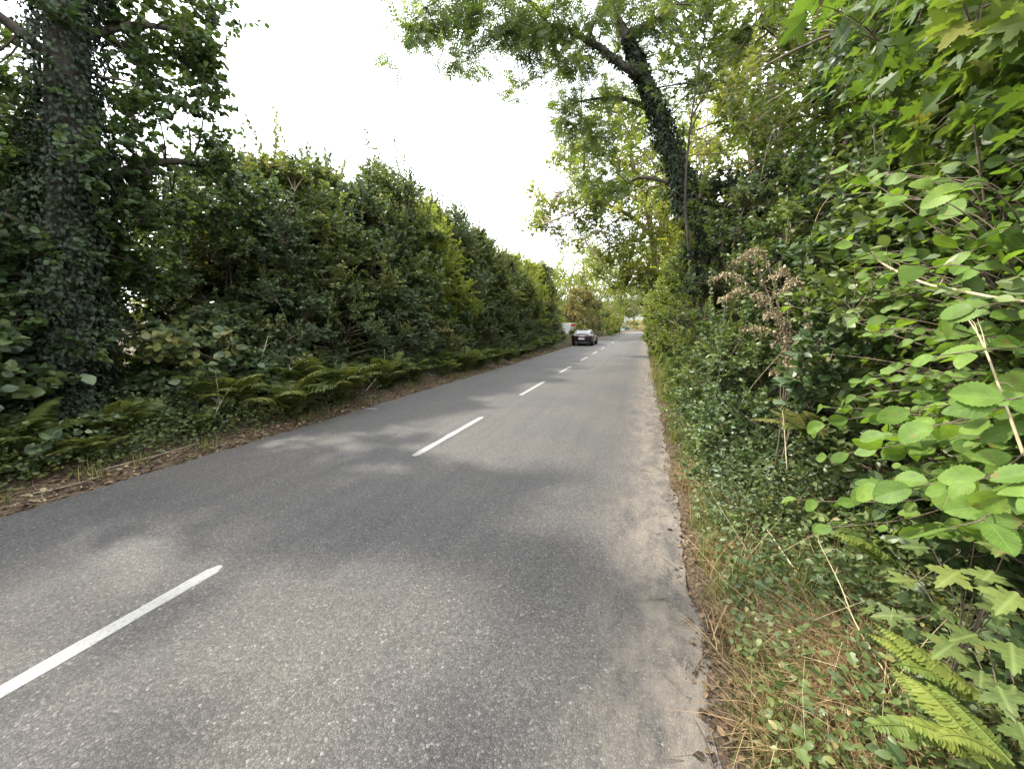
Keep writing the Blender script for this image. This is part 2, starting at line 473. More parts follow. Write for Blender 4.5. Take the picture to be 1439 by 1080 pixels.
def stems_to(g, base_r, C, rs, nst, H, r0, sides=5):
    """woody skeleton: main stems from the base, a branch from the nearest stem to every clump"""
    st = []
    for i in range(nst):
        a = rs.uniform(0, 2 * pi)
        b = np.array([cos(a), sin(a), 0]) * base_r * rs.rand()
        tgt = C[rs.randint(len(C))].copy(); tgt[2] = max(tgt[2], H * rs.uniform(.6, .95)); tgt[:2] *= .7
        m1 = b * .7 + tgt * .3 + rs.normal(0, .12, 3) * [1, 1, .3]; m1[2] = tgt[2] * .35
        m2 = b * .3 + tgt * .7 + rs.normal(0, .18, 3) * [1, 1, .3]
        pts = curve_pts([b - [0, 0, .15], m1, m2, tgt], 14)
        st.append(pts)
    st = np.array(st)
    rad = r0 * rs.uniform(.6, 1.1, (nst, 1)) * np.linspace(1, .22, 14)[None]
    tubes(g, st, rad, sides)
    allp = st.reshape(-1, 3)
    d = np.linalg.norm(allp[None] - C[:, None], axis=-1) + 1.2 * np.maximum(allp[None, :, 2] - C[:, None, 2] + .2, 0)
    s = allp[np.argmin(d, 1)]
    L = np.linalg.norm(C - s, axis=1)[:, None]
    mid = (s + C) * .5 + np.array([0, 0, 1]) * L * .12 + rs.normal(0, .06, C.shape) * L
    br = bez(s, mid, C, 6)
    tubes(g, br, np.linspace(1, .35, 6)[None] * (.006 + .008 * L), 4)


def shrub(name, label, cat, seed, H, rx, ry, ncl, nt, per, T, L, mats, loc=(0, 0, 0), group=None, nst=7, clr=.55, z0=.05, profile=.6, fill=.5, shoots=0, W=1.0, up=.6, rnd=.6, droop=.1, smooth=False, r0=.035, twig_r=.004, foliage_name='foliage', lump=.22, flat=.75, shoot_len=1.0):
    rs = RS(seed)
    root = thing(name, label, cat, loc, group)
    C = egg_clumps(H, rx, ry, ncl, rs, z0, profile, fill, lump)
    wood, fol = Geo(), Geo()
    stems_to(wood, min(rx, ry) * .35, C, rs, nst, H, r0)
    rad = clr * rs.uniform(.6, 1.25, ncl)
    TW, out = clump_twigs(C, rad, nt, rs, flat=flat)
    TW[..., 2] = np.maximum(TW[..., 2], .03)
    tubes(wood, TW, np.linspace(1, .4, TW.shape[1])[None] * np.full((len(TW), 1), twig_r), 3)
    ct = np.repeat(rs.beta(2, 2, ncl), nt)
    leaf_twigs(fol, TW, per, T, L, rs, up, out, rnd, droop, W=W, smooth=smooth, tint=ct)
    if shoots:
        idx = rs.choice(np.argsort(-C[:, 2])[:max(ncl // 3, 8)], shoots)
        s = C[idx]; ln = rs.uniform(.25, 1.0, shoots)[:, None] ** 1.2
        e = s + np.array([0, 0, 1]) * ln * shoot_len + rs.normal(0, .16, s.shape) * ln
        SH = bez(s, (s + e) / 2 + rs.normal(0, .07, s.shape), e, 6)
        tubes(wood, SH, np.linspace(1, .3, 6)[None] * np.full((shoots, 1), .008), 3)
        leaf_twigs(fol, SH, 30, T, L * .95, rs, .5, None, .8, .0, W=W, side=.5, t0=.0, tint=rs.beta(2, 2, shoots))
    wood.build('stem', mats[0], root)
    fol.build(foliage_name, mats[1], root)
    return root


def limb(g, pts, r0, r1, k=16, sides=8):
    p = curve_pts(pts, k)
    tubes(g, p, np.linspace(r0, r1, k), sides)
    return p


def tree(name, label, cat, seed, base, limbs, clumps, clr, nt, per, T, L, mats, group=None, W=1.0, up=.6, rnd=.6, droop=.15, ivy=None, jit=0.0, twig_r=.004, sides=8, flat=.75, side=.8, tip_r=None):
    """limbs: [(points, r0, r1)], the first is the trunk; clumps: (n,3) world points"""
    rs = RS(seed)
    base = np.asarray(base, float)
    root = thing(name, label, cat, base, group)
    wood, fol = Geo(), Geo()
    P = []
    for pts, a, b in limbs:
        pts = np.asarray(pts, float) - base
        P.append(limb(wood, pts, a, b, 18, sides))
    allp = np.concatenate(P)
    C = np.asarray(clumps, float) - base
    C = C + rs.normal(0, 1, C.shape) * jit
    d = np.linalg.norm(allp[None] - C[:, None], axis=-1)
    s = allp[np.argmin(d, 1)]
    Ld = np.linalg.norm(C - s, axis=1)[:, None]
    br = bez(s, (s + C) / 2 + rs.normal(0, .10, C.shape) * Ld + np.array([0, 0, .08]) * Ld, C, 7)
    tubes(wood, br, np.linspace(1, .3, 7)[None] * (.008 + .010 * Ld), 4)
    rad = clr * rs.uniform(.6, 1.25, len(C))
    TW, out = clump_twigs(C, rad, nt, rs, flat=flat)
    tubes(wood, TW, np.linspace(1, .4, TW.shape[1])[None] * np.full((len(TW), 1), twig_r), 3)
    ct = np.repeat(rs.beta(2, 2, len(C)), nt)
    leaf_twigs(fol, TW, per, T, L, rs, up, out, rnd, droop, W=W, tint=ct, side=side)
    wood.build('trunk', mats[0], root)
    fol.build('crown', mats[1], root)
    if ivy is not None:
        gi = Geo()
        for (pts, r, n, Lv) in ivy:
            pts = curve_pts(np.asarray(pts, float) - base, 40)
            ivy_on(gi, pts, r, n, Lv, rs)
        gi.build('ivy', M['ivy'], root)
    return root


def ivy_on(g, pts, r, n, Lv, rs):
    k = len(pts)
    r = np.interp(np.linspace(0, 1, k), np.linspace(0, 1, len(r)), r)
    t = rs.rand(n); a = rs.uniform(0, 2 * pi, n)
    i = np.minimum((t * (k - 1)).astype(int), k - 2); f = t * (k - 1) - i
    p = pts[i] * (1 - f[:, None]) + pts[i + 1] * f[:, None]
    tn = nrm(pts[i + 1] - pts[i])
    A = nrm(np.cross(tn, [0.2, 1, .1])); B = np.cross(tn, A)
    o = A * np.cos(a)[:, None] + B * np.sin(a)[:, None]
    lump = 1 + .35 * np.sin(t * 23 + 2 * a) + .25 * np.sin(t * 41 - 3 * a + 1)
    rr = r[i] * (.75 + .5 * rs.rand(n) ** 2 * lump + .25 * (lump - 1))
    P = p + o * rr[:, None]
    D = np.array([0, 0, -1.0]) + o * .5 + rs.normal(0, .45, (n, 3))
    Nn = o + np.array([0, 0, .5]) + rs.normal(0, .35, (n, 3))
    leaves(g, 'ivy', P, D, Nn, Lv * rs.uniform(.6, 1.25, n), rs, 1.0, (-.1, .3), (0, .3), np.clip(.5 + .25 * (lump - 1) + rs.normal(0, .2, n), 0, 1))
# ================================================================== light, sky, camera
SUN_EL, SUN_AZ = radians(50), radians(278)      # azimuth of the sun, clockwise from +Y (278 = over the far hedge)
w = bpy.data.worlds.new('World'); SC.world = w; w.use_nodes = True
nt = w.node_tree; nt.nodes.clear()
wo = nt.nodes.new('ShaderNodeOutputWorld'); bg = nt.nodes.new('ShaderNodeBackground')
sky = nt.nodes.new('ShaderNodeTexSky'); sky.sky_type = 'NISHITA'; sky.sun_disc = False
sky.sun_elevation = SUN_EL; sky.sun_rotation = SUN_AZ; sky.dust_density = 3.0; sky.air_density = 1.0
tc = nt.nodes.new('ShaderNodeTexCoord'); no = nt.nodes.new('ShaderNodeTexNoise'); no.inputs['Scale'].default_value = 1.6; no.inputs['Detail'].default_value = 5
nt.links.new(tc.outputs['Generated'], no.inputs['Vector'])
mr = nt.nodes.new('ShaderNodeMapRange'); mr.inputs[1].default_value = .3; mr.inputs[2].default_value = .6; mr.inputs[3].default_value = .72; mr.inputs[4].default_value = .95
nt.links.new(no.outputs['Fac'], mr.inputs[0])
mx = nt.nodes.new('ShaderNodeMix'); mx.data_type = 'RGBA'; nt.links.new(mr.outputs[0], mx.inputs['Factor'])
nt.links.new(sky.outputs[0], mx.inputs[6]); mx.inputs[7].default_value = (8.2, 8.5, 8.9, 1)     # thin bright cloud
nt.links.new(mx.outputs[2], bg.inputs[0]); bg.inputs[1].default_value = .15
nt.links.new(bg.outputs[0], wo.inputs[0])

sun = bpy.data.lights.new('sun', 'SUN'); sun.energy = 2.3; sun.angle = radians(2.4); sun.color = (1.0, .93, .82)
so = bpy.data.objects.new('sun', sun); COL.objects.link(so)
sd = np.array([sin(SUN_AZ) * cos(SUN_EL), cos(SUN_AZ) * cos(SUN_EL), sin(SUN_EL)])
from mathutils import Vector
so.rotation_euler = Vector(sd).to_track_quat('Z', 'Y').to_euler(); so.location = (0, 0, 30)

cam = bpy.data.cameras.new('camera'); cam.sensor_width = 36; cam.lens = FPX / 1439 * 36; cam.clip_start = .05; cam.clip_end = 2000
co = bpy.data.objects.new('camera', cam); COL.objects.link(co)
co.location = (0, 0, CAM_H); co.rotation_euler = (pi / 2 - PITCH, 0, YAW); SC.camera = co
vs = SC.view_settings; vs.view_transform = 'Standard'; vs.look = 'None'; vs.exposure = 1.95; vs.gamma = 1; vs.use_curve_mapping = False
SC.cycles.max_bounces = 6; SC.cycles.diffuse_bounces = 3; SC.cycles.glossy_bounces = 2; SC.cycles.transmission_bounces = 4
SC.cycles.caustics_reflective = False; SC.cycles.caustics_refractive = False

# ================================================================== ground and road
LE, RE, CL = -5.2, .32, -2.69          # road edges and centre line


def gnoise(x, y, s=0):
    return (np.sin(x * 1.7 + y * .9 + s) + np.sin(x * .6 - y * 1.5 + 2 * s) + .6 * np.sin(x * 4.1 + y * 3.3 + s) + .35 * np.sin(x * 9 - y * 7.7 + s) + .25 * np.sin(x * 17 + y * 15 + 3 * s)) / 3.2


def ground_z(x, y):
    x = np.asarray(x, float); y = np.asarray(y, float)
    ax = x - road_dx(y)
    wob = .045 * gnoise(x * 3, y * 3, 1) + .02 * np.sin(y * 31 + 3 * np.sin(y * 7))
    dl = LE - ax + wob; dr = ax - RE + wob
    sm = lambda t: np.clip(t, 0, 1) ** 2 * (3 - 2 * np.clip(t, 0, 1))
    zl = .035 * sm(dl / .12) + .30 * sm((dl - .2) / 1.6)
    zr = .03 * sm(dr / .10) + .24 * sm((dr - .1) / .9)
    n = .05 * gnoise(x, y, 4) + .02 * gnoise(x * 5, y * 5, 2)
    out = np.maximum(dl, dr)
    z = np.where(dl > 0, zl, np.where(dr > 0, zr, 0)) + n * sm(out / .5) - .022
    z = z + 1.7 * np.exp(-((y - 104) / 5.0) ** 2) * sm((-5.6 - ax) / 2.5) * (np.asarray(x) > -12)
    z = z + 14.0 * sm((y - 118) / 160.) * sm(out / 8) + 3.0 * sm((np.abs(ax) - 30) / 60)
    return z


def axis(parts):
    o = []
    for a, b, s in parts:
        o.append(np.arange(a, b, s))
    return np.concatenate(o + [[parts[-1][1]]])


gx = axis([(-400, -60, 40), (-60, -12, 4), (-12, -7, .4), (-7, -5.0, .07), (-5.0, .1, .6), (.1, 2.2, .045), (2.2, 6, .4), (6, 60, 4), (60, 400, 40)])
gy = axis([(-60, -6, 6), (-6, 0, .5), (0, 9, .07), (9, 30, .3), (30, 130, 2), (130, 600, 25)])
X, Y = np.meshgrid(gx, gy)
Xs = X + road_dx(np.minimum(Y, 120)) * np.clip((60 - np.abs(X)) / 40, 0, 1)
Z = ground_z(Xs, Y)
g = Geo()
idx = np.arange(X.size).reshape(X.shape)
F = np.stack([idx[:-1, :-1], idx[:-1, 1:], idx[1:, 1:], idx[1:, :-1]], -1).reshape(-1, 4)
g.add(np.stack([Xs, Y, Z], -1).reshape(-1, 3), F, .5, None, True)

m, nt, out = new_mat('soil and moss'); L = nt.links.new
tc = N_(nt, 'TexCoord')
n1 = N_(nt, 'TexNoise'); n1.inputs['Scale'].default_value = 1.3; n1.inputs['Detail'].default_value = 5; L(tc.outputs['Object'], n1.inputs['Vector'])
n2 = N_(nt, 'TexNoise'); n2.inputs['Scale'].default_value = 45; n2.inputs['Detail'].default_value = 6; n2.inputs['Roughness'].default_value = .7; L(tc.outputs['Object'], n2.inputs['Vector'])
r1 = ramp(nt, [(.022, .015, .010), (.060, .042, .027), (.13, .098, .065), (.25, .21, .15)], [.28, .47, .62, .8]); L(n2.outputs['Fac'], r1.inputs[0])
r2 = ramp(nt, [(0, 0, 0), (1, 1, 1)], [.50, .66]); L(n1.outputs['Fac'], r2.inputs[0])
mg = N_(nt, 'Mix', data_type='RGBA'); mm = N_(nt, 'Math', operation='MULTIPLY'); L(r2.outputs[0], mm.inputs[0]); mm.inputs[1].default_value = .5
L(mm.outputs[0], mg.inputs['Factor']); L(r1.outputs[0], mg.inputs[6]); mg.inputs[7].default_value = (.05, .065, .02, 1)
bs = N_(nt, 'BsdfPrincipled'); bs.inputs['Roughness'].default_value = .95; bs.inputs['Specular IOR Level'].default_value = .15; L(mg.outputs[2], bs.inputs['Base Color'])
bp = N_(nt, 'Bump'); bp.inputs['Strength'].default_value = .8; bp.inputs['Distance'].default_value = .02; L(n2.outputs['Fac'], bp.inputs['Height']); L(bp.outputs[0], bs.inputs['Normal'])
L(bs.outputs[0], out.inputs[0]); M['dirt'] = m
go = g.build('ground', m); tag(go, 'dark soil verges and banks beside the lane', 'ground', kind='structure')

# asphalt
m, nt, out = new_mat('weathered asphalt'); L = nt.links.new
tc = N_(nt, 'TexCoord'); sp = N_(nt, 'SeparateXYZ'); L(tc.outputs['Object'], sp.inputs[0])
vo = N_(nt, 'TexVoronoi'); vo.inputs['Scale'].default_value = 85; L(tc.outputs['Object'], vo.inputs['Vector'])
vb = N_(nt, 'TexVoronoi', feature='DISTANCE_TO_EDGE'); vb.inputs['Scale'].default_value = 85; L(tc.outputs['Object'], vb.inputs['Vector'])
sc = N_(nt, 'SeparateColor'); L(vo.outputs['Color'], sc.inputs[0])
r1 = ramp(nt, [(.052, .051, .0495), (.082, .08, .0765), (.108, .103, .097), (.17, .165, .158)], [0, .5, .95, 1.0]); L(sc.outputs[0], r1.inputs[0])
eg = N_(nt, 'MapRange'); eg.inputs[1].default_value = 0; eg.inputs[2].default_value = .16; eg.inputs[3].default_value = .45; eg.inputs[4].default_value = 1.0; L(vb.outputs['Distance'], eg.inputs[0])
m1 = N_(nt, 'Mix', data_type='RGBA', blend_type='MULTIPLY'); m1.inputs['Factor'].default_value = 1; L(r1.outputs[0], m1.inputs[6]); L(eg.outputs[0], m1.inputs[7])
nl = N_(nt, 'TexNoise'); nl.inputs['Scale'].default_value = .55; nl.inputs['Detail'].default_value = 4; L(tc.outputs['Object'], nl.inputs['Vector'])
rl = ramp(nt, [(.86, .86, .88), (1.10, 1.05, 1.0), (1.22, 1.13, 1.04)], [.3, .55, .75]); L(nl.outputs['Fac'], rl.inputs[0])
m2 = N_(nt, 'Mix', data_type='RGBA', blend_type='MULTIPLY'); m2.inputs['Factor'].default_value = 1; L(m1.outputs[2], m2.inputs[6]); L(rl.outputs[0], m2.inputs[7])
mps = N_(nt, 'Mapping'); mps.inputs['Scale'].default_value = (5, .25, 1); L(tc.outputs['Object'], mps.inputs[0])
ns = N_(nt, 'TexNoise'); ns.inputs['Scale'].default_value = 1.0; ns.inputs['Detail'].default_value = 5; L(mps.outputs[0], ns.inputs['Vector'])
rs_ = ramp(nt, [(.91, .91, .92), (1.06, 1.055, 1.04)], [.35, .65]); L(ns.outputs['Fac'], rs_.inputs[0])
m2b = N_(nt, 'Mix', data_type='RGBA', blend_type='MULTIPLY'); m2b.inputs['Factor'].default_value = 1; L(m2.outputs[2], m2b.inputs[6]); L(rs_.outputs[0], m2b.inputs[7])
# pale silt washed along the near edge
ed = N_(nt, 'MapRange', interpolation_type='SMOOTHSTEP'); ed.inputs[1].default_value = -.42; ed.inputs[2].default_value = .34; L(sp.outputs[0], ed.inputs[0])
mpd = N_(nt, 'Mapping'); mpd.inputs['Scale'].default_value = (6, 2.6, 1); L(tc.outputs['Object'], mpd.inputs[0])
nd = N_(nt, 'TexNoise'); nd.inputs['Scale'].default_value = 1; nd.inputs['Detail'].default_value = 7; nd.inputs['Roughness'].default_value = .7; L(mpd.outputs[0], nd.inputs['Vector'])
rd = N_(nt, 'MapRange'); rd.inputs[1].default_value = .36; rd.inputs[2].default_value = .66; L(nd.outputs['Fac'], rd.inputs[0])
md = N_(nt, 'Math', operation='MULTIPLY'); L(ed.outputs[0], md.inputs[0]); L(rd.outputs[0], md.inputs[1])
ml = N_(nt, 'Math', operation='MULTIPLY'); L(md.outputs[0], ml.inputs[0]); ml.inputs[1].default_value = .85
m3 = N_(nt, 'Mix', data_type='RGBA'); L(ml.outputs[0], m3.inputs['Factor']); L(m2b.outputs[2], m3.inputs[6]); m3.inputs[7].default_value = (.22, .185, .145, 1)
bs = N_(nt, 'BsdfPrincipled'); bs.inputs['Roughness'].default_value = .72; bs.inputs['Specular IOR Level'].default_value = .35; L(m3.outputs[2], bs.inputs['Base Color'])
nf = N_(nt, 'TexNoise'); nf.inputs['Scale'].default_value = 220; nf.inputs['Detail'].default_value = 3; L(tc.outputs['Object'], nf.inputs['Vector'])
hb = N_(nt, 'Math', operation='MULTIPLY_ADD'); L(vb.outputs['Distance'], hb.inputs[0]); hb.inputs[1].default_value = 1.6; L(nf.outputs['Fac'], hb.inputs[2])
bp = N_(nt, 'Bump'); bp.inputs['Strength'].default_value = .7; bp.inputs['Distance'].default_value = .006; L(hb.outputs[0], bp.inputs['Height']); L(bp.outputs[0], bs.inputs['Normal'])
L(bs.outputs[0], out.inputs[0]); M['asphalt'] = m
ry = axis([(-40, 0, 4), (0, 14, .08), (14, 60, 1), (60, 119, 1.5)])
rt = np.linspace(0, 1, 15)
RYm, RT = np.meshgrid(ry, rt, indexing='ij')
lw = LE + .025 * np.sin(RYm * 5.3 + 2 * np.sin(RYm * 1.9)); rw = RE + .05 + .03 * np.sin(RYm * 4.1 + np.sin(RYm * 11))
RX = lw * (1 - RT) + rw * RT + road_dx(RYm)
RZ = .028 * (1 - (2 * RT - 1) ** 2) * 0 + .0 * RT
g = Geo(); idx = np.arange(RX.size).reshape(RX.shape)
F = np.stack([idx[:-1, :-1], idx[:-1, 1:], idx[1:, 1:], idx[1:, :-1]], -1).reshape(-1, 4)
g.add(np.stack([RX, RYm, RZ], -1).reshape(-1, 3), F, .5, None, False)
road = g.build('road', m); tag(road, 'grey asphalt country lane with a broken white centre line', 'road', kind='structure')

# paint
m, nt, out = new_mat('worn white road paint'); L = nt.links.new
tc = N_(nt, 'TexCoord'); n1 = N_(nt, 'TexNoise'); n1.inputs['Scale'].default_value = 60; n1.inputs['Detail'].default_value = 6; n1.inputs['Roughness'].default_value = .75; L(tc.outputs['Object'], n1.inputs['Vector'])
vo = N_(nt, 'TexVoronoi', feature='DISTANCE_TO_EDGE'); vo.inputs['Scale'].default_value = 9; L(tc.outputs['Object'], vo.inputs['Vector'])
ck = N_(nt, 'MapRange'); ck.inputs[1].default_value = .0; ck.inputs[2].default_value = .02; ck.inputs[3].default_value = .45; ck.inputs[4].default_value = 0; L(vo.outputs['Distance'], ck.inputs[0])
r1 = N_(nt, 'MapRange'); r1.inputs[1].default_value = .50; r1.inputs[2].default_value = .63; L(n1.outputs['Fac'], r1.inputs[0])
mxx = N_(nt, 'Math', operation='MAXIMUM'); L(ck.outputs[0], mxx.inputs[0]); L(r1.outputs[0], mxx.inputs[1])
mw = N_(nt, 'Math', operation='MULTIPLY'); L(mxx.outputs[0], mw.inputs[0]); mw.inputs[1].default_value = .7
mxp = N_(nt, 'Mix', data_type='RGBA'); L(mw.outputs[0], mxp.inputs['Factor']); mxp.inputs[6].default_value = (.245, .24, .22, 1); mxp.inputs[7].default_value = (.10, .095, .09, 1)
bs = N_(nt, 'BsdfPrincipled'); bs.inputs['Roughness'].default_value = .6; L(mxp.outputs[2], bs.inputs['Base Color'])
bp = N_(nt, 'Bump'); bp.inputs['Strength'].default_value = .5; bp.inputs['Distance'].default_value = .003; L(n1.outputs['Fac'], bp.inputs['Height']); L(bp.outputs[0], bs.inputs['Normal'])
L(bs.outputs[0], out.inputs[0]); M['paint'] = m
ends = [(-.6, 1.66), (4.03, 6.25), (8.53, 10.87), (13.1, 15.32), (17.8, 20.05), (22.3, 24.5), (26.8, 29.1), (31.6, 33.8), (36.2, 38.4), (40.8, 43.0), (45.4, 47.6), (50.0, 52.2), (54.6, 56.8), (59.2, 61.4), (63.8, 66.0), (68.4, 70.6)]
for k, (a, b) in enumerate(ends):
    rs = RS(100 + k)
    n = 40
    yy = np.linspace(a, b, n); hw = .049 + .002 * np.sin(yy * 9) + rs.normal(0, .0012, n)
    q = np.minimum(np.minimum(yy - a, b - yy), .05) / .05
    hw = hw * np.sqrt(np.clip(q, 0, 1) * (2 - np.clip(q, 0, 1)) * .85 + .15)
    cx = CL + road_dx(yy)
    V = np.zeros((n, 4, 3)); V[:, 0, 0] = cx - hw; V[:, 1, 0] = cx - hw * .8; V[:, 2, 0] = cx + hw * .8; V[:, 3, 0] = cx + hw
    V[..., 1] = yy[:, None]; V[:, (1, 2), 2] = .005; V[:, (0, 3), 2] = .002
    idx = np.arange(n * 4).reshape(n, 4); F = np.stack([idx[:-1, :-1], idx[:-1, 1:], idx[1:, 1:], idx[1:, :-1]], -1).reshape(-1, 4)
    g = Geo(); g.add(V.reshape(-1, 3), F, .5)
    g.build('centre_line', m, road)
g = Geo(); g.add(np.array([(-5.14, 6.10, .004), (-4.92, 6.16, .004), (-4.91, 6.22, .004), (-5.13, 6.17, .004)]), [(0, 1, 2, 3)])
g.build('edge_mark', m, road)


# ================================================================== simple solids
def simple_mat(name, col, rough=.5, metallic=0., spec=.5, coat=0., emit=None):
    m, nt, out = new_mat(name)
    bs = N_(nt, 'BsdfPrincipled'); bs.inputs['Roughness'].default_value = rough; bs.inputs['Metallic'].default_value = metallic
    bs.inputs['Specular IOR Level'].default_value = spec; bs.inputs['Coat Weight'].default_value = coat; bs.inputs['Coat Roughness'].default_value = .05
    tc = N_(nt, 'TexCoord'); no = N_(nt, 'TexNoise'); no.inputs['Scale'].default_value = 7; no.inputs['Detail'].default_value = 5; nt.links.new(tc.outputs['Object'], no.inputs['Vector'])
    r = ramp(nt, [tuple(c * .86 for c in col), tuple(min(1, c * 1.12) for c in col)], [.35, .65]); nt.links.new(no.outputs['Fac'], r.inputs[0])
    nt.links.new(r.outputs[0], bs.inputs['Base Color'])
    if emit:
        bs.inputs['Emission Color'].default_value = (*emit[0], 1); bs.inputs['Emission Strength'].default_value = emit[1]
    nt.links.new(bs.outputs[0], out.inputs[0])
    return m


def box(g, c, s, bev=.0, rx=0., ry=0., rz=0., tint=.5):
    """chamfered box with centre c and full size s"""
    h = np.array(s, float) / 2; b = min(bev, h.min() * .9)
    if b <= 0:
        V = np.array([(x, y, z) for x in (-1, 1) for y in (-1, 1) for z in (-1, 1)], float) * h
        Fq = [(0, 1, 3, 2), (4, 6, 7, 5), (0, 4, 5, 1), (2, 3, 7, 6), (0, 2, 6, 4), (1, 5, 7, 3)]; Ft = None
    else:
        V, key = [], {}
        for x in (-1, 1):
            for y in (-1, 1):
                for z in (-1, 1):
                    for a in range(3):
                        p = np.array([x, y, z]) * (h - b); p[a] += (x, y, z)[a] * b
                        key[(x, y, z, a)] = len(V); V.append(p)
        V = np.array(V); Fq, Ft = [], []
        for a in range(3):
            o1, o2 = [i for i in range(3) if i != a]
            for s_ in (-1, 1):
                def k(u, v):
                    c_ = [0, 0, 0]; c_[a] = s_; c_[o1] = u; c_[o2] = v
                    return key[(*c_, a)]
                Fq.append((k(-1, -1), k(1, -1), k(1, 1), k(-1, 1)))
            for u in (-1, 1):
                for v in (-1, 1):
                    def e(s_, ax):
                        c_ = [0, 0, 0]; c_[a] = s_; c_[o1] = u; c_[o2] = v
                        return key[(*c_, ax)]
                    Fq.append((e(-1, o1), e(1, o1), e(1, o2), e(-1, o2)))
        for x in (-1, 1):
            for y in (-1, 1):
                for z in (-1, 1):
                    Ft.append([key[(x, y, z, a)] for a in range(3)])
    cx_, sx = cos(rx), sin(rx); cy_, sy = cos(ry), sin(ry); cz, sz = cos(rz), sin(rz)
    Rm = np.array([[cz, -sz, 0], [sz, cz, 0], [0, 0, 1]]) @ np.array([[cy_, 0, sy], [0, 1, 0], [-sy, 0, cy_]]) @ np.array([[1, 0, 0], [0, cx_, -sx], [0, sx, cx_]])
    V = V @ Rm.T + np.array(c, float)
    n0 = g.n
    g.add(V, Fq, tint)
    if Ft:
        g.v.append(np.zeros((0, 3), np.float32)); ff = np.array(Ft) + n0
        g.li.append(ff.ravel()); g.lt.append(np.full(len(ff), 3, np.int32)); g.tint.append(np.full(len(ff), tint, np.float32)); g.sm.append(np.zeros(len(ff), bool)); g.uv.append(np.zeros((len(ff) * 3, 2), np.float32))


def lathe_x(g, prof, c, n=28):
    """profile (x, r) revolved about the x axis through c"""
    pr = np.array(prof, float); a = np.arange(n) * 2 * pi / n
    V = np.stack([np.broadcast_to(pr[:, 0][:, None], (len(pr), n)), pr[:, 1][:, None] * np.cos(a), pr[:, 1][:, None] * np.sin(a)], -1) + np.array(c)
    idx = np.arange(len(pr) * n).reshape(len(pr), n); j = np.roll(idx, -1, 1)
    F = np.stack([idx[:-1], j[:-1], j[1:], idx[1:]], -1).reshape(-1, 4)
    g.add(V.reshape(-1, 3), F, .5, None, True)


def loft(g, rows, closed=False, smooth=True):
    R_ = np.array(rows, float); a, b, _ = R_.shape
    idx = np.arange(a * b).reshape(a, b)
    if closed:
        j = np.roll(idx, -1, 1); F = np.stack([idx[:-1], j[:-1], j[1:], idx[1:]], -1).reshape(-1, 4)
    else:
        F = np.stack([idx[:-1, :-1], idx[:-1, 1:], idx[1:, 1:], idx[1:, :-1]], -1).reshape(-1, 4)
    g.add(R_.reshape(-1, 3), F, .5, None, smooth)


# ================================================================== the car
CARP = simple_mat('black car paint', (.016, .005, .006), .25, coat=.5)
GLASS = simple_mat('tinted car glass', (.02, .024, .028), .06, spec=.8)
RUB = simple_mat('tyre rubber', (.02, .02, .02), .85)
ALLOY = simple_mat('grey alloy', (.35, .35, .36), .3, metallic=.9)
REDL = simple_mat('red lamp lens', (.55, .02, .02), .3, coat=.2)
WHITE = simple_mat('white board paint', (.72, .72, .70), .5)
REDP = simple_mat('red board paint', (.55, .06, .045), .5)
CHROME = simple_mat('bright metal', (.6, .6, .6), .2, metallic=1.)
MINT = simple_mat('pale green cabinet paint', (.42, .58, .52), .5)
DGREEN = simple_mat('dark green bin plastic', (.035, .10, .085), .5)
GREYM = simple_mat('pale galvanised metal', (.55, .56, .56), .5, metallic=.3)

car = thing('parked_car', 'low black sports saloon with a white rear plate keeping to the far lane', 'car', (-4.58, 30.4, 0)); car.scale = (.88, .92, .93)
# body: cross-sections from tail (y=0) to nose (y=4.7): y, half width, sill z, belt z, deck z
secs = [(0.00, .70, .46, .80, .86), (.05, .84, .30, .86, .93), (.22, .93, .22, .90, .985), (.70, .97, .19, .92, .99), (1.2, .97, .18, .92, .97), (1.9, .94, .18, .90, .93), (2.6, .93, .18, .90, .92),
        (3.2, .93, .18, .88, .91), (3.7, .94, .18, .84, .87), (4.2, .90, .20, .74, .78), (4.5, .80, .24, .62, .66), (4.68, .55, .34, .50, .52)]
rows = []
for y, hw, zs, zb, zd in secs:
    half = [(0, zs), (hw * .80, zs), (hw * .93, zs + .06), (hw * .985, zs + .22), (hw, (zs + zb) / 2 + .05), (hw * .985, zb - .06), (hw * .94, zb), (hw * .80, zb + (zd - zb) * .65), (hw * .5, zd), (0, zd + .01)]
    ring = half + [(-x, z) for x, z in half[-2:0:-1]]
    rows.append([(x, y, z) for x, z in ring])
g = Geo(); loft(g, rows, True)
cap = np.array(rows[0]); n = len(cap); g.add(np.vstack([cap, cap.mean(0)]), [(i, (i + 1) % n, n) for i in range(n)], .5)
cap = np.array(rows[-1]); g.add(np.vstack([cap, cap.mean(0)]), [((i + 1) % n, i, n) for i in range(n)], .5)
body = g.build('body', CARP, car)
cab = [(.35, .70, .96, .975), (.62, .72, .95, 1.12), (1.05, .735, .93, 1.27), (1.5, .745, .92, 1.345), (2.0, .75, .90, 1.365), (2.5, .745, .90, 1.34), (2.95, .73, .90, 1.20), (3.35, .70, .88, .93)]
rows = []
for y, hw, zb, zt in cab:
    tw = hw * (.80 if zt > 1.1 else .95)
    half = [(hw, zb), (hw * .95 + tw * .05, zb + (zt - zb) * .3), (tw + (hw - tw) * .25, zb + (zt - zb) * .75), (tw * .93, zt - .02 * (zt - zb)), (tw * .6, zt + .012), (0, zt + .02)]
    rows.append([(x, y, z) for x, z in half] + [(-x, y, z) for x, z in half[-2::-1]])
g = Geo(); loft(g, rows); g.build('cabin_glass', GLASS, car)
g = Geo()
rr = []
for y, hw, zb, zt in cab[2:6]:
    tw = hw * .80
    rr.append([(tw * .95, y, zt - .012), (tw * .6, y, zt + .020), (0, y, zt + .028), (-tw * .6, y, zt + .020), (-tw * .95, y, zt - .012)])
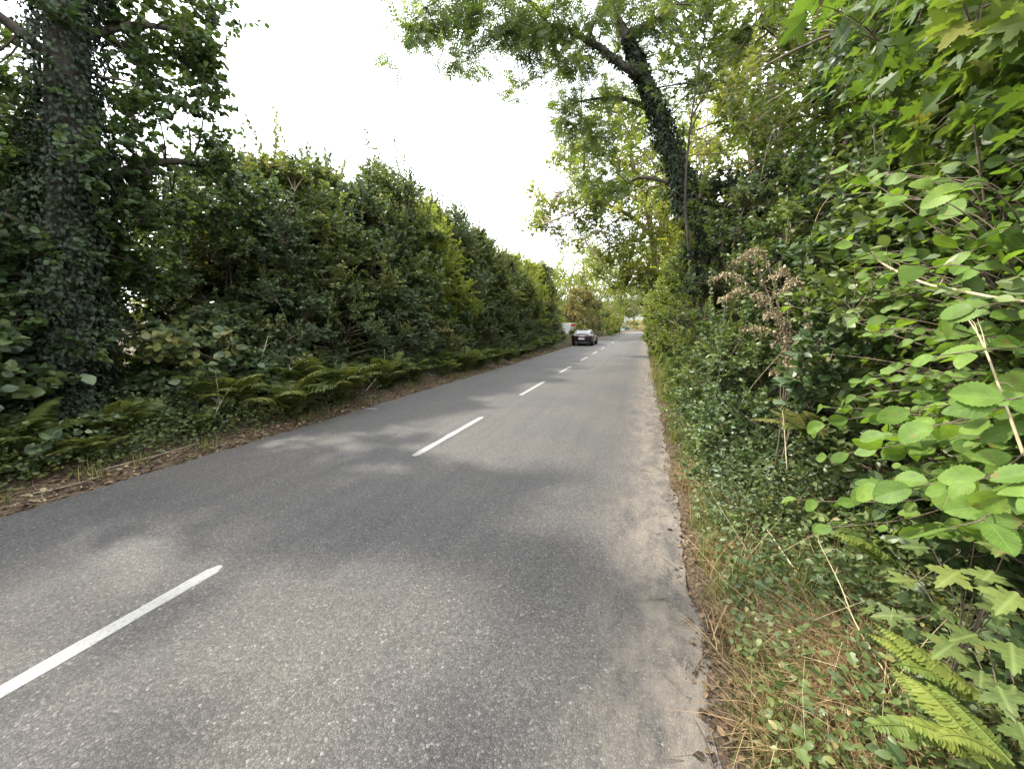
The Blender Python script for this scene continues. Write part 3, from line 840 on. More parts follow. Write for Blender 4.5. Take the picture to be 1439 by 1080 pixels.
loft(g, rr); g.build('roof', CARP, car)
for sx in (-1, 1):
    g = Geo(); pts = [(sx * .73, .40, .98), (sx * .655, 1.05, 1.24), (sx * .625, 1.5, 1.325)]
    tubes(g, curve_pts(pts, 10), np.full(10, .035), 6); g.build('rear_pillar', CARP, car)
    for wy in (.92, 3.72):
        g = Geo(); lathe_x(g, [(-.13, .22), (-.13, .30), (-.10, .335), (.10, .335), (.13, .30), (.13, .22)], (0, 0, 0))
        wh = g.build('wheel', RUB, car); wh.location = (sx * .845, wy, .335)
        g = Geo(); lathe_x(g, [(.06, .03), (.115, .05), (.10, .19), (.125, .22), (.06, .235)], (0, 0, 0))
        for a in range(5):
            th = a * 2 * pi / 5; box(g, (.108, cos(th) * .12, sin(th) * .12), (.02, .20, .045), .006, rx=th)
        rim = g.build('rim', ALLOY, wh); rim.rotation_euler = (0, 0, 0 if sx > 0 else pi)
    g = Geo(); loft(g, [[(sx * x, y, z) for x, y, z in r] for r in ([(.30, -.004, .845), (.55, .008, .85), (.78, .055, .855), (.90, .18, .86)], [(.30, -.008, .79), (.55, .004, .785), (.80, .05, .775), (.925, .18, .77)])])
    g.build('tail_light', REDL, car)
    g = Geo(); box(g, (sx * 1.03, 2.85, .99), (.20, .10, .13), .035); box(g, (sx * .93, 2.88, .95), (.12, .05, .04), .01); g.build('door_mirror', CARP, car)
    g = Geo(); tubes(g, np.array([(sx * .52, -.04, .27), (sx * .52, .12, .27)]), np.array([.05, .05]), 12); g.build('exhaust_pipe', CHROME, car)
g = Geo(); box(g, (0, -.015, .815), (.56, .02, .055), .008); g.build('light_bar', simple_mat('bright lamp strip', (.75, .68, .66), .2), car)
g = Geo(); box(g, (0, .0, .60), (.52, .025, .125), .008); g.build('number_plate', simple_mat('white number plate', (.8, .8, .8), .4), car)
g = Geo(); box(g, (0, .02, .30), (1.30, .10, .14), .03); g.build('rear_diffuser', simple_mat('black plastic', (.02, .02, .02), .6), car)
g = Geo(); box(g, (0, .17, 1.005), (1.25, .16, .018), .008, rx=.10); g.build('rear_spoiler', CARP, car)

# white board with a red panel by the gateway
t = thing('notice_board', 'white and red board on posts among leaves beside the black car', 'sign', (-7.0, 38.2, 0), rz=.12)
g = Geo(); box(g, (0, 0, 1.22), (1.35, .05, 1.15), .015); g.build('board', WHITE, t)
g = Geo(); box(g, (.40, -.032, 1.62), (.46, .012, .30), .004); g.build('red_panel', REDP, t)
for sx in (-.5, .5):
    g = Geo(); box(g, (sx, .055, .75), (.08, .06, 1.7), .01); g.build('post', WHITE, t)

# boxes and fence at the far bend
t = thing('recycling_bin', 'dark green box-shaped bin at the far bend', 'bin', (-3.7, 95, 0))
g = Geo(); loft(g, [[(x * s, y * s * .8, z) for x, y in ((-.5, -.5), (.5, -.5), (.5, .5), (-.5, .5))] for s, z in ((1.0, .12), (1.08, 1.0))], True, False); box(g, (0, 0, .13), (.98, .78, .04)); g.build('body', DGREEN, t)
g = Geo(); box(g, (0, 0, 1.06), (1.16, .95, .10), .03); box(g, (0, -.5, 1.08), (.5, .05, .04), .01); g.build('lid', DGREEN, t)
for sx in (-.42, .42):
    g = Geo(); lathe_x(g, [(-.04, .02), (-.04, .1), (.04, .1), (.04, .02)], (sx, .3, .10), 14); g.build('wheel', RUB, t)
t = thing('utility_cabinet', 'pale mint green cabinet next to the dark bin at the far bend', 'cabinet', (-4.75, 94.5, 0))
g = Geo(); box(g, (0, 0, .95), (.85, .5, 1.7), .02); g.build('body', MINT, t)
g = Geo(); box(g, (0, 0, 1.84), (.95, .6, .08), .02); g.build('roof', MINT, t)
for sx in (-.21, .21):
    g = Geo(); box(g, (sx, -.262, .95), (.38, .02, 1.5), .006); d = g.build('door', MINT, t)
    g = Geo(); box(g, (sx * .35, -.285, .95), (.03, .03, .14), .006); g.build('handle', GREYM, d)
t = thing('palisade_fence', 'pale grey metal palisade fence above the dry bank at the far bend', 'fence', (-1.3, 108, 0))
g = Geo()
for i in range(44):
    x = -3.6 + i * .17
    box(g, (x, 0, 2.3), (.09, .03, 2.8), .0); box(g, (x, 0, 3.76), (.05, .03, .12), .0)
g.build('pale', GREYM, t)
g = Geo(); box(g, (0, .04, 1.4), (7.4, .05, .07)); box(g, (0, .04, 3.3), (7.4, .05, .07)); g.build('rail', GREYM, t)
for x in (-3.65, -.9, 1.9, 3.9):
    g = Geo(); box(g, (x, .10, 1.9), (.12, .12, 4.0), .01); g.build('post', WHITE, t)
# ================================================================== far row of the lane: the hedge
HM = [M['twig'], M['hedge']]
protos = []
for i in range(5):
    protos.append(dict(seed=11 + i, H=6.0, rx=1.75, ry=1.75, ncl=150, nt=13, per=26, T='oval', L=.105 if i % 2 else .085, shoots=42, nst=8, shoot_len=1.5 if i in (1, 3) else 1.0, clr=.72, flat=.9, rnd=.8))
hedge = [  # x, y, height, spread
    (-8.3, 5.9, 4.6, .85), (-8.4, 7.6, 5.3, 1.0), (-8.6, 9.6, 5.4, 1.05), (-8.5, 11.7, 6.3, 1.0), (-8.6, 13.9, 6.1, 1.05), (-8.6, 16.0, 6.5, 1.05), (-8.6, 18.2, 6.1, 1.1), (-8.7, 20.6, 6.2, 1.1),
    (-8.8, 23.2, 5.7, 1.15), (-8.9, 26.0, 6.3, 1.15), (-9.0, 29.2, 6.2, 1.2), (-9.2, 32.6, 6.6, 1.2), (-9.5, 36.0, 6.8, 1.2)]
kinds = ['dark glossy shrub', 'tall bushy shrub with upright shoots', 'dense dark shrub', 'wispy-topped shrub', 'broad light green shrub']
made = {}
rs = RS(5)
for k, (x, y, h, s) in enumerate(hedge):
    p = k % 5
    p = p if k < 7 else (3, 1, 4, 4, 1, 4)[k - 7]
    lab = f'{kinds[p]} in the far hedge, {ORD[k]} from the ivy-clad tree'
    if p not in made:
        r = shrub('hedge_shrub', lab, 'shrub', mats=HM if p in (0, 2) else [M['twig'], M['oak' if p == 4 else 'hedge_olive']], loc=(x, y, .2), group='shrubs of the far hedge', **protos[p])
        made[p] = r; r.scale = (s, s, h / 6.0)
    else:
        copy_thing(made[p], (x, y, .2), rs.uniform(0, 6.28), (s, s, h / 6.0), lab, 'shrubs of the far hedge')
# sunlit bushes standing behind the hedge, seen through its gaps
rb = None
for k, (x, y, h, s) in enumerate([(-11.5, 3.2, 5.4, 1.1), (-11.6, 6.2, 4.2, 1.1), (-11.6, 9.6, 5.0, 1.1), (-12.0, 13.5, 5.5, 1.2), (-12, 18, 5.5, 1.3), (-12, 23, 5.6, 1.4), (-12, 28.5, 6, 1.5), (-12.2, 34.5, 6.5, 1.6), ]):
    lab = f'light green bush behind the far hedge, {ORD[k]} of its row'
    if rb is None:
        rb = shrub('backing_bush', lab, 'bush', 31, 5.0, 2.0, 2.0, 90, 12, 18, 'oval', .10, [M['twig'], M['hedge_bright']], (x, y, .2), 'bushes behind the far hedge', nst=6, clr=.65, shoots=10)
        rb.scale = (s, s, h / 5)
    else:
        copy_thing(rb, (x, y, .2), rs.uniform(0, 6.28), (s, s, h / 5), lab, 'bushes behind the far hedge')

for k, (x, y, h, s, lab) in enumerate([(-9.6, 2.6, 5.4, 1.1, 'tall dark shrub closing the gap behind the ivy-clad tree'), (-9.0, .2, 7.0, 1.1, 'tall dark shrub behind the low growth at the edge of the view'), (-8.8, -2.2, 6.0, 1.1, 'dark shrub on the far verge beside the camera'), (-12, 0.8, 6.0, 1.3, 'dark leafy shrub set deep behind the ivy-clad tree')]):
    copy_thing(made[0], (x, y, .2), k * 1.3, (s, s, h / 6), lab, 'dark shrubs behind the ivy-clad tree')
for k, (x, y, h, s) in enumerate([(-9.8, 8.0, 5.5, 1.1), (-9.9, 10.6, 6.2, 1.1), (-10.0, 13.0, 7.0, 1.1), (-10.0, 16.5, 7.2, 1.2), (-10.2, 20, 6.6, 1.2), (-10.2, 24, 6.2, 1.3)]):
    copy_thing(made[(3, 1, 3, 0, 1, 4)[k]], (x, y, .2), k * 2.1 + 1, (s, s, h / 6), f'wispy shrub rising over the far hedge from behind, {ORD[k]} from the ivy-clad tree', 'wispy shrubs behind the far hedge')
# low bushy skirt in front of the hedge
rl = None
for k in range(15):
    y = 6.0 + k * 1.75 + .02 * k * k; x = -7.05 + rs.uniform(-.15, .15) - .06 * max(0, y - 18); s = rs.uniform(.85, 1.15) * (1 + .012 * k)
    lab = f'low dark bramble skirt under the far hedge, {ORD[k]} from the ivy-clad tree'
    if k < 2:
        r = shrub('skirt_bush', lab, 'bush', 36 + k, 2.3, .95, 1.15, 60, 12, 20, 'oval', .06, [M['twig'], M['hedge' if k == 0 else 'hedge_olive']], (x, y, .15), 'low bushes under the far hedge', nst=6, clr=.36, profile=.4, shoots=6, z0=.03, r0=.015)
        r.scale = (s,) * 3; rl = [r] if k == 0 else rl + [r]
    else:
        copy_thing(rl[k % 2], (x, y, .15), rs.uniform(0, 6.28), (s,) * 3, lab, 'low bushes under the far hedge')

# ------------------------------------------------------------------ the ivy-clad tree by the far edge
B = np.array([-6.9, 2.75, .2])
trk = [B - [0, 0, .3], B + [.0, .05, 1.2], (-6.75, 3.0, 3.2), (-6.6, 3.2, 5.6), (-6.5, 3.3, 7.6), (-6.4, 3.2, 9.4)]
lm = [(trk, .26, .12),
      ([(-6.7, 3.05, 3.3), (-6.5, 3.9, 3.9), (-6.5, 4.8, 4.1), (-6.5, 5.6, 4.1)], .06, .02),
      ([(-6.62, 3.2, 5.0), (-6.4, 3.8, 5.5), (-6.25, 4.4, 5.7), (-6.2, 4.8, 5.8)], .05, .01),
      ([(-6.6, 3.2, 5.6), (-6.3, 3.8, 6.4), (-6.1, 4.3, 6.8), (-6.0, 4.6, 7.0)], .06, .01),
      ([(-6.62, 3.2, 4.6), (-6.7, 2.4, 5.0), (-6.9, 1.6, 5.2), (-7.0, .8, 5.3)], .06, .02),
      ([(-6.75, 3.0, 2.6), (-6.9, 2.1, 3.0), (-7.1, 1.2, 3.1)], .04, .015)]
rs = RS(77)
cl = []
# measured foliage masses: pixel position, distance plane X, and count
for (px, py, X_, n, sp) in [(265, 60, -6.2, 7, .30), (225, 35, -6.3, 8, .3), (290, 20, -6.2, 5, .25), (185, 95, -6.5, 4, .25), (230, 130, -6.2, 6, .25), (290, 105, -6.1, 4, .2),
                        (190, 180, -6.5, 8, .3), (240, 225, -6.4, 8, .28), (290, 240, -6.4, 6, .25), (330, 262, -6.5, 4, .2), (180, 255, -6.5, 8, .3), (180, 315, -6.8, 7, .3), (240, 290, -6.7, 6, .25),
                        (20, 20, -6.8, 7, .3), (10, 90, -6.9, 3, .25), (15, 180, -7.0, 4, .3), (40, 260, -6.9, 10, .35), (10, 340, -7.0, 10, .4), (60, 380, -7.2, 10, .4), (110, 340, -7.3, 9, .35), (170, 380, -7.4, 6, .3), (20, 430, -7.0, 8, .35), (100, 440, -7.2, 8, .35),
                        ]:
    p = at_x(px, py, X_)
    cl.append(p + rs.normal(0, sp, (n, 3)) * [1, 1, .9])
top = np.array([-7.7, 2.6, 9.2]) + nrm(rs.normal(0, 1, (16, 3))) * rs.uniform(.4, 1, (16, 1)) * np.array([1.9, 2.0, 1.8]) - [0, 0, 1.6]
cl.append(top)
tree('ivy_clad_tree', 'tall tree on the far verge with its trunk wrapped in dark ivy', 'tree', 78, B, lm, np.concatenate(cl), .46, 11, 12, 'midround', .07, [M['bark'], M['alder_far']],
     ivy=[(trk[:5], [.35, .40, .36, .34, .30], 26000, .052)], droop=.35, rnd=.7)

# low growth under it
for k, (x, y, h, s, lab) in enumerate([(-6.9, 4.4, 1.5, .9, 'low dark shrub with pale round leaves beside the ivy-clad trunk'), (-6.7, 1.6, 1.45, .9, 'low shadowy shrub with broad leaves in front of the ivy-clad trunk'),
                                        (-7.5, .3, 2.4, 1.1, 'dark leafy shrub at the very edge of the view under the ivy-clad tree'), (-7.9, 3.4, 2.9, 1.2, 'deep shaded shrub directly behind the ivy-clad trunk'), (-7.5, 5.4, 1.9, .9, 'leafy low shrub between the ivy-clad tree and the hedge')]):
    shrub('verge_shrub', lab, 'shrub', 150 + k, h, s, s, 34, 9, 9, 'midround', .115 if k < 2 else .095, [M['twig'], M['hedge' if k < 2 or k == 4 else 'alder_far']], (x, y, .15), 'low shrubs under the ivy-clad tree', nst=5, clr=.42, droop=.2)


# ------------------------------------------------------------------ ferns
def frond_geo(g, base, az, L, elev, rs, pairs=22, fine=False, tint=.5, lean=0.):
    """one arching frond as a chain of paired tapering leaflets"""
    k = pairs
    s = np.linspace(0, 1, k + 1)
    ang = elev - s ** 1.4 * (elev + rs.uniform(.0, .55)) * .9
    step = L / k
    h = np.concatenate([[0], np.cumsum(np.cos(ang[:-1]) * step)]); z = np.concatenate([[0], np.cumsum(np.sin(ang[:-1]) * step)])
    az_ = az + lean * s
    P = np.stack([base[0] + h * np.cos(az_), base[1] + h * np.sin(az_), base[2] + z], 1)
    tubes(g, P, np.linspace(.005, .0015, k + 1), 3, tint)
    T = nrm(np.gradient(P, axis=0)); up = np.array([0, 0, 1.0])
    S = nrm(np.cross(T, up)); Nn = np.cross(S, T)
    i = np.arange(2, k)
    prof = np.sin(pi * np.clip(.12 + .9 * s[i], 0, 1)) ** .7
    for sg in (-1, 1):
        D = S[i] * sg + T[i] * .42 + rs.normal(0, .05, (len(i), 3)) - up * .10
        ll = L * (.30 if fine else .24) * prof
        if fine == 2:
            leaves(g, 'narrow', P[i], D - T[i] * .15, Nn[i] + rs.normal(0, .08, (len(i), 3)), L * .17 * prof, rs, 1.15, (0, .25), (.05, .3), np.clip(tint + rs.normal(0, .12, len(i)), 0, 1), True)
        elif not fine:
            leaves(g, 'narrow', P[i], D, Nn[i] + rs.normal(0, .1, (len(i), 3)), ll, rs, .62, (0, .2), (.05, .35), np.clip(tint + rs.normal(0, .12, len(i)), 0, 1))
        else:
            D = nrm(D); np_ = 11
            N2 = Nn[i] + rs.normal(0, .08, (len(i), 3)); N2 = nrm(N2)
            for q in range(np_):
                f = (q + .4) / np_
                wl = ll * .10 * (1 - f) ** .7 + .0015
                C2 = np.cross(N2, D)
                for s2 in (-1, 1):
                    leaves(g, 'oval', P[i] + D * (ll * f)[:, None] - N2 * (ll * f * f * .2)[:, None], C2 * s2 + D * .55, N2, wl * 1.25, rs, 1.25, (0, .15), (0, .2), np.clip(tint + rs.normal(0, .1, len(i)), 0, 1))


def fern(name, label, seed, loc, L, nfr, mat, group=None, fine=False, az0=None, spread=pi, elev=(.7, 1.2), pairs=22):
    rs = RS(seed)
    root = thing(name, label, 'fern', loc, group)
    for i in range(nfr):
        g = Geo()
        az = (rs.uniform(0, 2 * pi) if az0 is None else az0 + rs.uniform(-spread, spread) / 2)
        frond_geo(g, np.array([rs.normal(0, .03), rs.normal(0, .03), 0]), az, L * rs.uniform(.75, 1.1), rs.uniform(*elev), rs, pairs, fine, rs.rand(), rs.normal(0, .25))
        g.build('frond', mat, root)
    return root


fp = [fern('fern', f'x', 200 + i, (0, 0, 0), 1.15, 17, M['fern'], az0=-.1, spread=5.2, elev=(.9, 1.48), pairs=30) for i in range(3)]
rs = RS(9)
yy = 1.9; k = 0
while yy < 31 and k < 38:
    x = -5.80 - .035 * max(0, yy - 15) - rs.uniform(0, .4) + (.16 if k % 2 else -.22)
    if yy < 3.6: x -= .2
    sc = rs.uniform(.66, 1.15) * (.8 if yy < 4 else 1) * (1 if yy < 14 else .85)
    if 1.9 <= yy < 4.2 and k % 2: sc *= .75
    lab = f'arching green fern at the foot of the far hedge, {ORD[k]} along from the ivy-clad tree'
    z = float(ground_z(x, yy)) + .02
    if k < 3:
        r = fp[k]; r.location = (x, yy, z); r.rotation_euler = (0, 0, rs.uniform(-.5, .5)); r.scale = (sc,) * 3; r['label'] = lab; r['group'] = 'ferns along the far hedge'
    else:
        copy_thing(fp[k % 3], (x, yy, z), rs.uniform(-.6, .6), (sc,) * 3, lab, 'ferns along the far hedge')
    yy += rs.uniform(.42, .70) * (1 + yy * .03); k += 1

# bent pale stems among the ferns
for k, (pts, lab) in enumerate([([(-6.0, 3.75, .1), (-5.95, 3.95, .5), (-5.9, 4.1, .72)], 'short pale dead stem leaning out of the ferns nearest the ivy-clad tree'),
                                ([(-6.25, 5.0, .45), (-6.1, 5.35, .85), (-5.95, 5.7, 1.0)], 'long bleached dead stem lying over the fern fronds'),
                                ([(-6.0, 7.2, .15), (-5.9, 7.6, .5), (-5.85, 7.8, .75)], 'thin pale stem bent over the fern bank towards the road'),
                                ([(-6.45, 4.75, .3), (-6.4, 4.95, .9), (-6.35, 5.15, 1.45)], 'upright forked dead stalk rising behind the ferns')]):
    p = np.array(pts); root = thing('dead_stem', lab, 'dead stem', p[0], 'dead stems among the ferns')
    g = Geo(); c = curve_pts(p - p[0], 12); tubes(g, c, np.linspace(.009, .004, 12), 5)
    for j in (5, 7, 9):
        e = c[j] + RS(k * 10 + j).normal(0, .16, 3) + [0, 0, .12]; tubes(g, curve_pts([c[j], (c[j] + e) / 2 + [0, 0, .02], e], 6), np.linspace(.004, .002, 6), 4)
    g.build('stalk', M['straw'], root)


# ------------------------------------------------------------------ litter, twigs and low cover
def litter_strip(name, label, seed, n, xf, y0, y1, mat, size=(.02, .055), T='oval', bias=1.6):
    rs = RS(seed); g = Geo()
    y = y0 + (y1 - y0) * rs.rand(n) ** bias; x = xf(rs, n, y)
    P = np.stack([x, y, ground_z(x, y) + rs.uniform(.002, .03, n)], 1)
    inroad = (x > LE + .02) & (x < RE - .02); P[inroad, 2] = .008
    a = rs.uniform(0, 6.28, n)
    D = np.stack([np.cos(a), np.sin(a), rs.normal(0, .18, n)], 1); Nn = np.array([0, 0, 1.]) + rs.normal(0, .35, (n, 3))
    leaves(g, T, P, D, Nn, rs.uniform(*size, n), rs, 1, (0, .6), (-.4, .5))
    o = g.build(name, mat); return tag(o, label, 'leaf litter', kind='stuff')


litter_strip('leaf_litter', 'brown dead leaves along the far road edge', 300, 5200, lambda r, n, y: -5.22 - .55 * r.rand(n) ** 1.4, -1.0, 30, M['litter'], (.025, .075))
litter_strip('leaf_litter', 'brown dead leaves and debris along the near road edge', 301, 3600, lambda r, n, y: .30 + .42 * r.rand(n) ** 1.2, .8, 26, M['litter'], (.012, .045), bias=2.0)
litter_strip('leaf_litter', 'scattered dead leaves deep under the near bank', 302, 3000, lambda r, n, y: .6 + 1.0 * r.rand(n), .7, 7, M['litter'], (.02, .07))
rs = RS(303); n = 26
g = Geo(); P = np.stack([rs.uniform(-4.9, .3, n), rs.uniform(1.2, 12, n), np.full(n, .007)], 1); P[:14, 0] = rs.uniform(-.35, .30, 14)
a = rs.uniform(0, 6.28, n); leaves(g, 'oval', P, np.stack([np.cos(a), np.sin(a), a * 0], 1), np.array([0, 0, 1.]) + rs.normal(0, .15, (n, 3)), rs.uniform(.012, .03, n), rs, 1, (0, .3), (0, .3), rs.uniform(.5, 1, n))
tag(g.build('fallen_leaves', M['litter']), 'few small pale leaves scattered over the asphalt', 'fallen leaves', kind='stuff')


def twig_debris(name, label, seed, n, xf, y0, y1, mat, ln=(.05, .3), r=.0028, bias=1.7, lift=.02):
    rs = RS(seed); g = Geo()
    y = y0 + (y1 - y0) * rs.rand(n) ** bias; x = xf(rs, n)
    a = rs.uniform(0, 6.28, n); l = rs.uniform(*ln, n) ** 1.0
    A = np.stack([x, y, ground_z(x, y) + .008], 1); Bp = A + np.stack([np.cos(a) * l, np.sin(a) * l, np.zeros(n)], 1); Bp[:, 2] = np.maximum(ground_z(Bp[:, 0], Bp[:, 1]) + .008, .008) + rs.uniform(0, lift, n)
    Mi = (A + Bp) / 2 + rs.normal(0, .12, (n, 3)) * l[:, None] * [1, 1, .3] + [0, 0, .01]
    tubes(g, bez(A, Mi, Bp, 5), np.linspace(1, .5, 5)[None] * (r * rs.uniform(.5, 1.3, (n, 1))), 4)
    return tag(g.build(name, mat), label, 'twigs', kind='stuff')


twig_debris('twig_litter', 'thin broken twigs strewn along the near road edge', 310, 420, lambda r, n: .26 + .5 * r.rand(n), .8, 14, M['twig'])
twig_debris('twig_litter', 'dull broken stalks strewn along the far road edge', 311, 300, lambda r, n: -5.28 - .6 * r.rand(n), .5, 18, M['dead_wood'], (.1, .45))

twig_debris('stem_tangle', 'tangle of thin pale stems over the near bank', 312, 230, lambda r, n: .55 + .95 * r.rand(n), .9, 6.5, M['straw'], (.12, .5), .0014, 1.4, .42)
twig_debris('stem_tangle', 'tangle of thin dark stems over the near bank', 313, 200, lambda r, n: .5 + .95 * r.rand(n), .9, 6.5, M['twig'], (.12, .5), .0016, 1.4, .35)
# fallen sticks one can single out
for k, (a, b, lab) in enumerate([((-5.62, 2.35, .06), (-5.55, 3.35, .09), 'long pale stick lying on the litter of the far verge'), ((-5.50, 1.75, .05), (-5.42, 2.3, .05), 'short pale stick on the far road edge nearest the camera'),
                                 ((.30, 1.78, .02), (.40, 1.95, .03), 'small grey stick lying across the near asphalt edge'), ((.36, 1.45, .03), (.50, 1.62, .05), 'crooked brown stick on the soil at the near road edge')]):
    a, b = np.array(a), np.array(b); g = Geo()
    root = thing('fallen_stick', lab, 'stick', a, 'sticks fallen on the verges')
    c = curve_pts([a * 0, (b - a) / 2 + RS(k).normal(0, .03, 3) * [1, 1, .2], b - a], 10); tubes(g, c, np.linspace(.009, .004, 10) * (1 if k < 2 else .55), 6)
    g.build('stick', M['dead_wood'] if k < 2 else M['twig'], root)


def cover(name, label, cat, seed, n, xy, T, L, mat, zr=(.02, .15), up=.8, rnd=.5, W=1.0, kind='stuff'):
    rs = RS(seed); g = Geo()
    x, y = xy(rs, n)
    P = np.stack([x, y, ground_z(x, y) + rs.uniform(*zr, n)], 1)
    a = rs.uniform(0, 6.28, n)
    D = np.stack([np.cos(a), np.sin(a), rs.normal(0, .35, n)], 1); Nn = np.array([0, -.1, up]) + rs.normal(0, rnd, (n, 3))
    patch = .5 + .25 * gnoise(x * 3, y * 3, 7)
    leaves(g, T, P, D, Nn, L * rs.uniform(.5, 1.3, n), rs, W, (.02, .35), (0, .35), np.clip(patch + rs.normal(0, .2, n), 0, 1))
    return tag(g.build(name, mat), label, cat, kind=kind)


def strip(x0, x1, y0, y1, bx=1.0, by=1.6):
    return lambda r, n: ((lambda y: (x0 + (x1 - x0) * r.rand(n) ** bx + .05 * gnoise(y * 2, y, 3), y))(y0 + (y1 - y0) * r.rand(n) ** by))


cover('ground_cover', 'small creeping ivy and bramble leaves over the near bank', 'ground cover', 320, 26000, strip(.50, 1.9, .9, 9, .9), 'mid', .036, M['cover'], (.01, .22))
cover('ground_cover', 'dark creeping leaves at the foot of the near hedge', 'ground cover', 321, 16000, strip(.55, 1.3, 3, 30, .8, 1.5), 'oval', .040, M['hedge'], (.02, .55))
cover('ground_cover', 'dark weeds and creepers on the far verge under the ivy-clad tree', 'ground cover', 323, 11000, strip(-5.60, -7.2, -.5, 6.5, 1.0, 1.0), 'oval', .06, M['hedge_olive'], (.01, .32))
cover('ground_cover', 'creeping dark leaves under the far hedge', 'ground cover', 322, 30000, strip(-5.62, -7.8, .2, 38, .9, 1.5), 'oval', .055, M['hedge'], (.02, .55))


def blades(name, label, cat, seed, n, xy, mat, h=(.08, .28), w=.004, lean=.5, kind='stuff'):
    rs = RS(seed); g = Geo()
    x, y = xy(rs, n)
    a = rs.uniform(0, 6.28, n); hh = rs.uniform(*h, n); ln = rs.uniform(.2, 1.0, n) * lean
    k = 5; t = np.linspace(0, 1, k)
    base = np.stack([x, y, ground_z(x, y) - .01], 1)
    dirv = np.stack([np.cos(a), np.sin(a), a * 0], 1)
    C = base[:, None] + dirv[:, None] * (ln * hh)[:, None, None] * (t ** 1.8)[None, :, None] + np.array([0, 0, 1.])[None, None] * hh[:, None, None] * (t - .35 * (ln[:, None] / max(lean, .1)) * t ** 3)[..., None]
    side = np.stack([-np.sin(a), np.cos(a), a * 0], 1)
    wv = w * rs.uniform(.6, 1.3, n)[:, None, None] * (1 - t ** 1.5 * .95)[None, :, None]
    V = np.stack([C - side[:, None] * wv, C + side[:, None] * wv], 2)
    idx = np.arange(n * k * 2).reshape(n, k, 2)
    F = np.stack([idx[:, :-1, 0], idx[:, :-1, 1], idx[:, 1:, 1], idx[:, 1:, 0]], -1).reshape(-1, 4)
    g.add(V.reshape(-1, 3), F, np.repeat(rs.rand(n), k - 1), None, True)
    return tag(g.build(name, mat), label, cat, kind=kind)


def spots(cs, s):
    def f(r, n):
        c = np.array(cs)[r.randint(len(cs), size=n)]
        return c[:, 0] + r.normal(0, s, n), c[:, 1] + r.normal(0, s * 1.6, n)
    return f


rs = RS(330)
tc_ = [(.50 + .5 * rs.rand() ** 1.5, .9 + 10 * rs.rand() ** 1.6) for _ in range(120)]
blades('grass', 'sparse green grass along the near road edge', 'grass', 331, 7000, spots(tc_, .05), M['grass'], (.06, .26))
blades('grass', 'thin green and straw-coloured blades all over the near bank', 'grass', 340, 8500, strip(.46, 1.5, .85, 7, .9, 1.5), M['grass'], (.05, .24), .0022, 1.3)
cover('ground_cover', 'scattered dark ivy leaves creeping on the near bank', 'ground cover', 341, 2600, strip(.55, 1.9, .9, 6, .9, 1.5), 'ivy', .05, M['bramble'], (.03, .24))
blades('dry_grass', 'matted straw-coloured grass on the near bank', 'dry grass', 332, 4600, spots([(.86, 1.95), (.80, 1.72), (.95, 1.85), (.62, 2.7), (.72, 3.6), (.58, 4.0), (.75, 1.4), (.9, 1.7), (.8, 1.9), (.85, 1.6), (.58, 2.1), (.55, 4.2), (.6, 1.55)], .07), M['dry'], (.08, .24), .0028, 1.8)
rs = RS(333)
tf = [(-5.45 - .4 * rs.rand(), .5 + 24 * rs.rand() ** 1.5) for _ in range(70)]
blades('grass', 'thin tufts of grass on the far verge', 'grass', 334, 2600, spots(tf, .05), M['grass'], (.06, .22))
rs = RS(335)
tf = [(-3.6 + 6.0 * rs.rand(), 98 + 8 * rs.rand()) for _ in range(160)]
blades('dry_grass', 'tall golden dry grass on the bank at the far bend', 'dry grass', 336, 6000, spots(tf, .25), M['dry_pale'], (.6, 1.5), .02, .6)
rs = RS(337)
tf = [(.45 + .2 * rs.rand(), 9 + 60 * rs.rand()) for _ in range(260)]
blades('dry_grass', 'yellowing grass fringe along the foot of the near hedge', 'dry grass', 338, 9000, spots(tf, .10), M['grass'], (.12, .45), .006, .6)
# ================================================================== far end of the lane
for k, (nm, lab, cat, seed, x, y, H, rx, L_, mat, bk) in enumerate([
        ('withered_bush', 'rusty brown withered bush with bare pale stems above the car', 'bush', 400, -6.6, 41.5, 5.4, 1.7, .13, 'rusty', 'bark_pale'),
        ('yellow_bush', 'small bright yellow-green bush in front of the withered bush', 'bush', 401, -6.0, 38.0, 1.7, .75, .11, 'yellow', 'twig'),
        ('tall_shrub', 'dark green shrub past the car at the road edge', 'shrub', 402, -5.9, 46.5, 4.6, 1.9, .12, 'hedge_olive', 'twig'),
        ('tall_shrub', 'tall green tree-like shrub behind the withered bush', 'shrub', 403, -8.4, 47.0, 12.5, 3.4, .16, 'oak', 'twig'),
        ('tall_shrub', 'rounded light green shrub over the road edge past the car', 'shrub', 404, -6.4, 55.0, 12.0, 3.8, .17, 'oak', 'twig'),
        ('tall_shrub', 'low pale green bush lit by sun beside the far road', 'shrub', 405, -4.6, 63.0, 2.6, 1.3, .13, 'oak', 'twig'),
        ('tall_shrub', 'shady green shrub leaning over the lane before the bend', 'shrub', 406, -4.2, 73.0, 9.0, 3.6, .17, 'hedge_bright', 'bark'),
        ('tall_shrub', 'large light green shrub closing the view above the bend', 'shrub', 407, -7.0, 66.0, 14.0, 4.6, .2, 'oak', 'bark')]):
    shrub(nm, lab, cat, seed, H, rx, rx, 80 if H > 3 else 30, 12, 14, 'oval', L_, [M[bk], M[mat]], (x, y, .05), nst=8 if H > 3 else 5, clr=.16 * H if H > 6 else .75 if H > 3 else .45, r0=.06 if H > 3 else .03, droop=.2, flat=.8)
rs = RS(410)
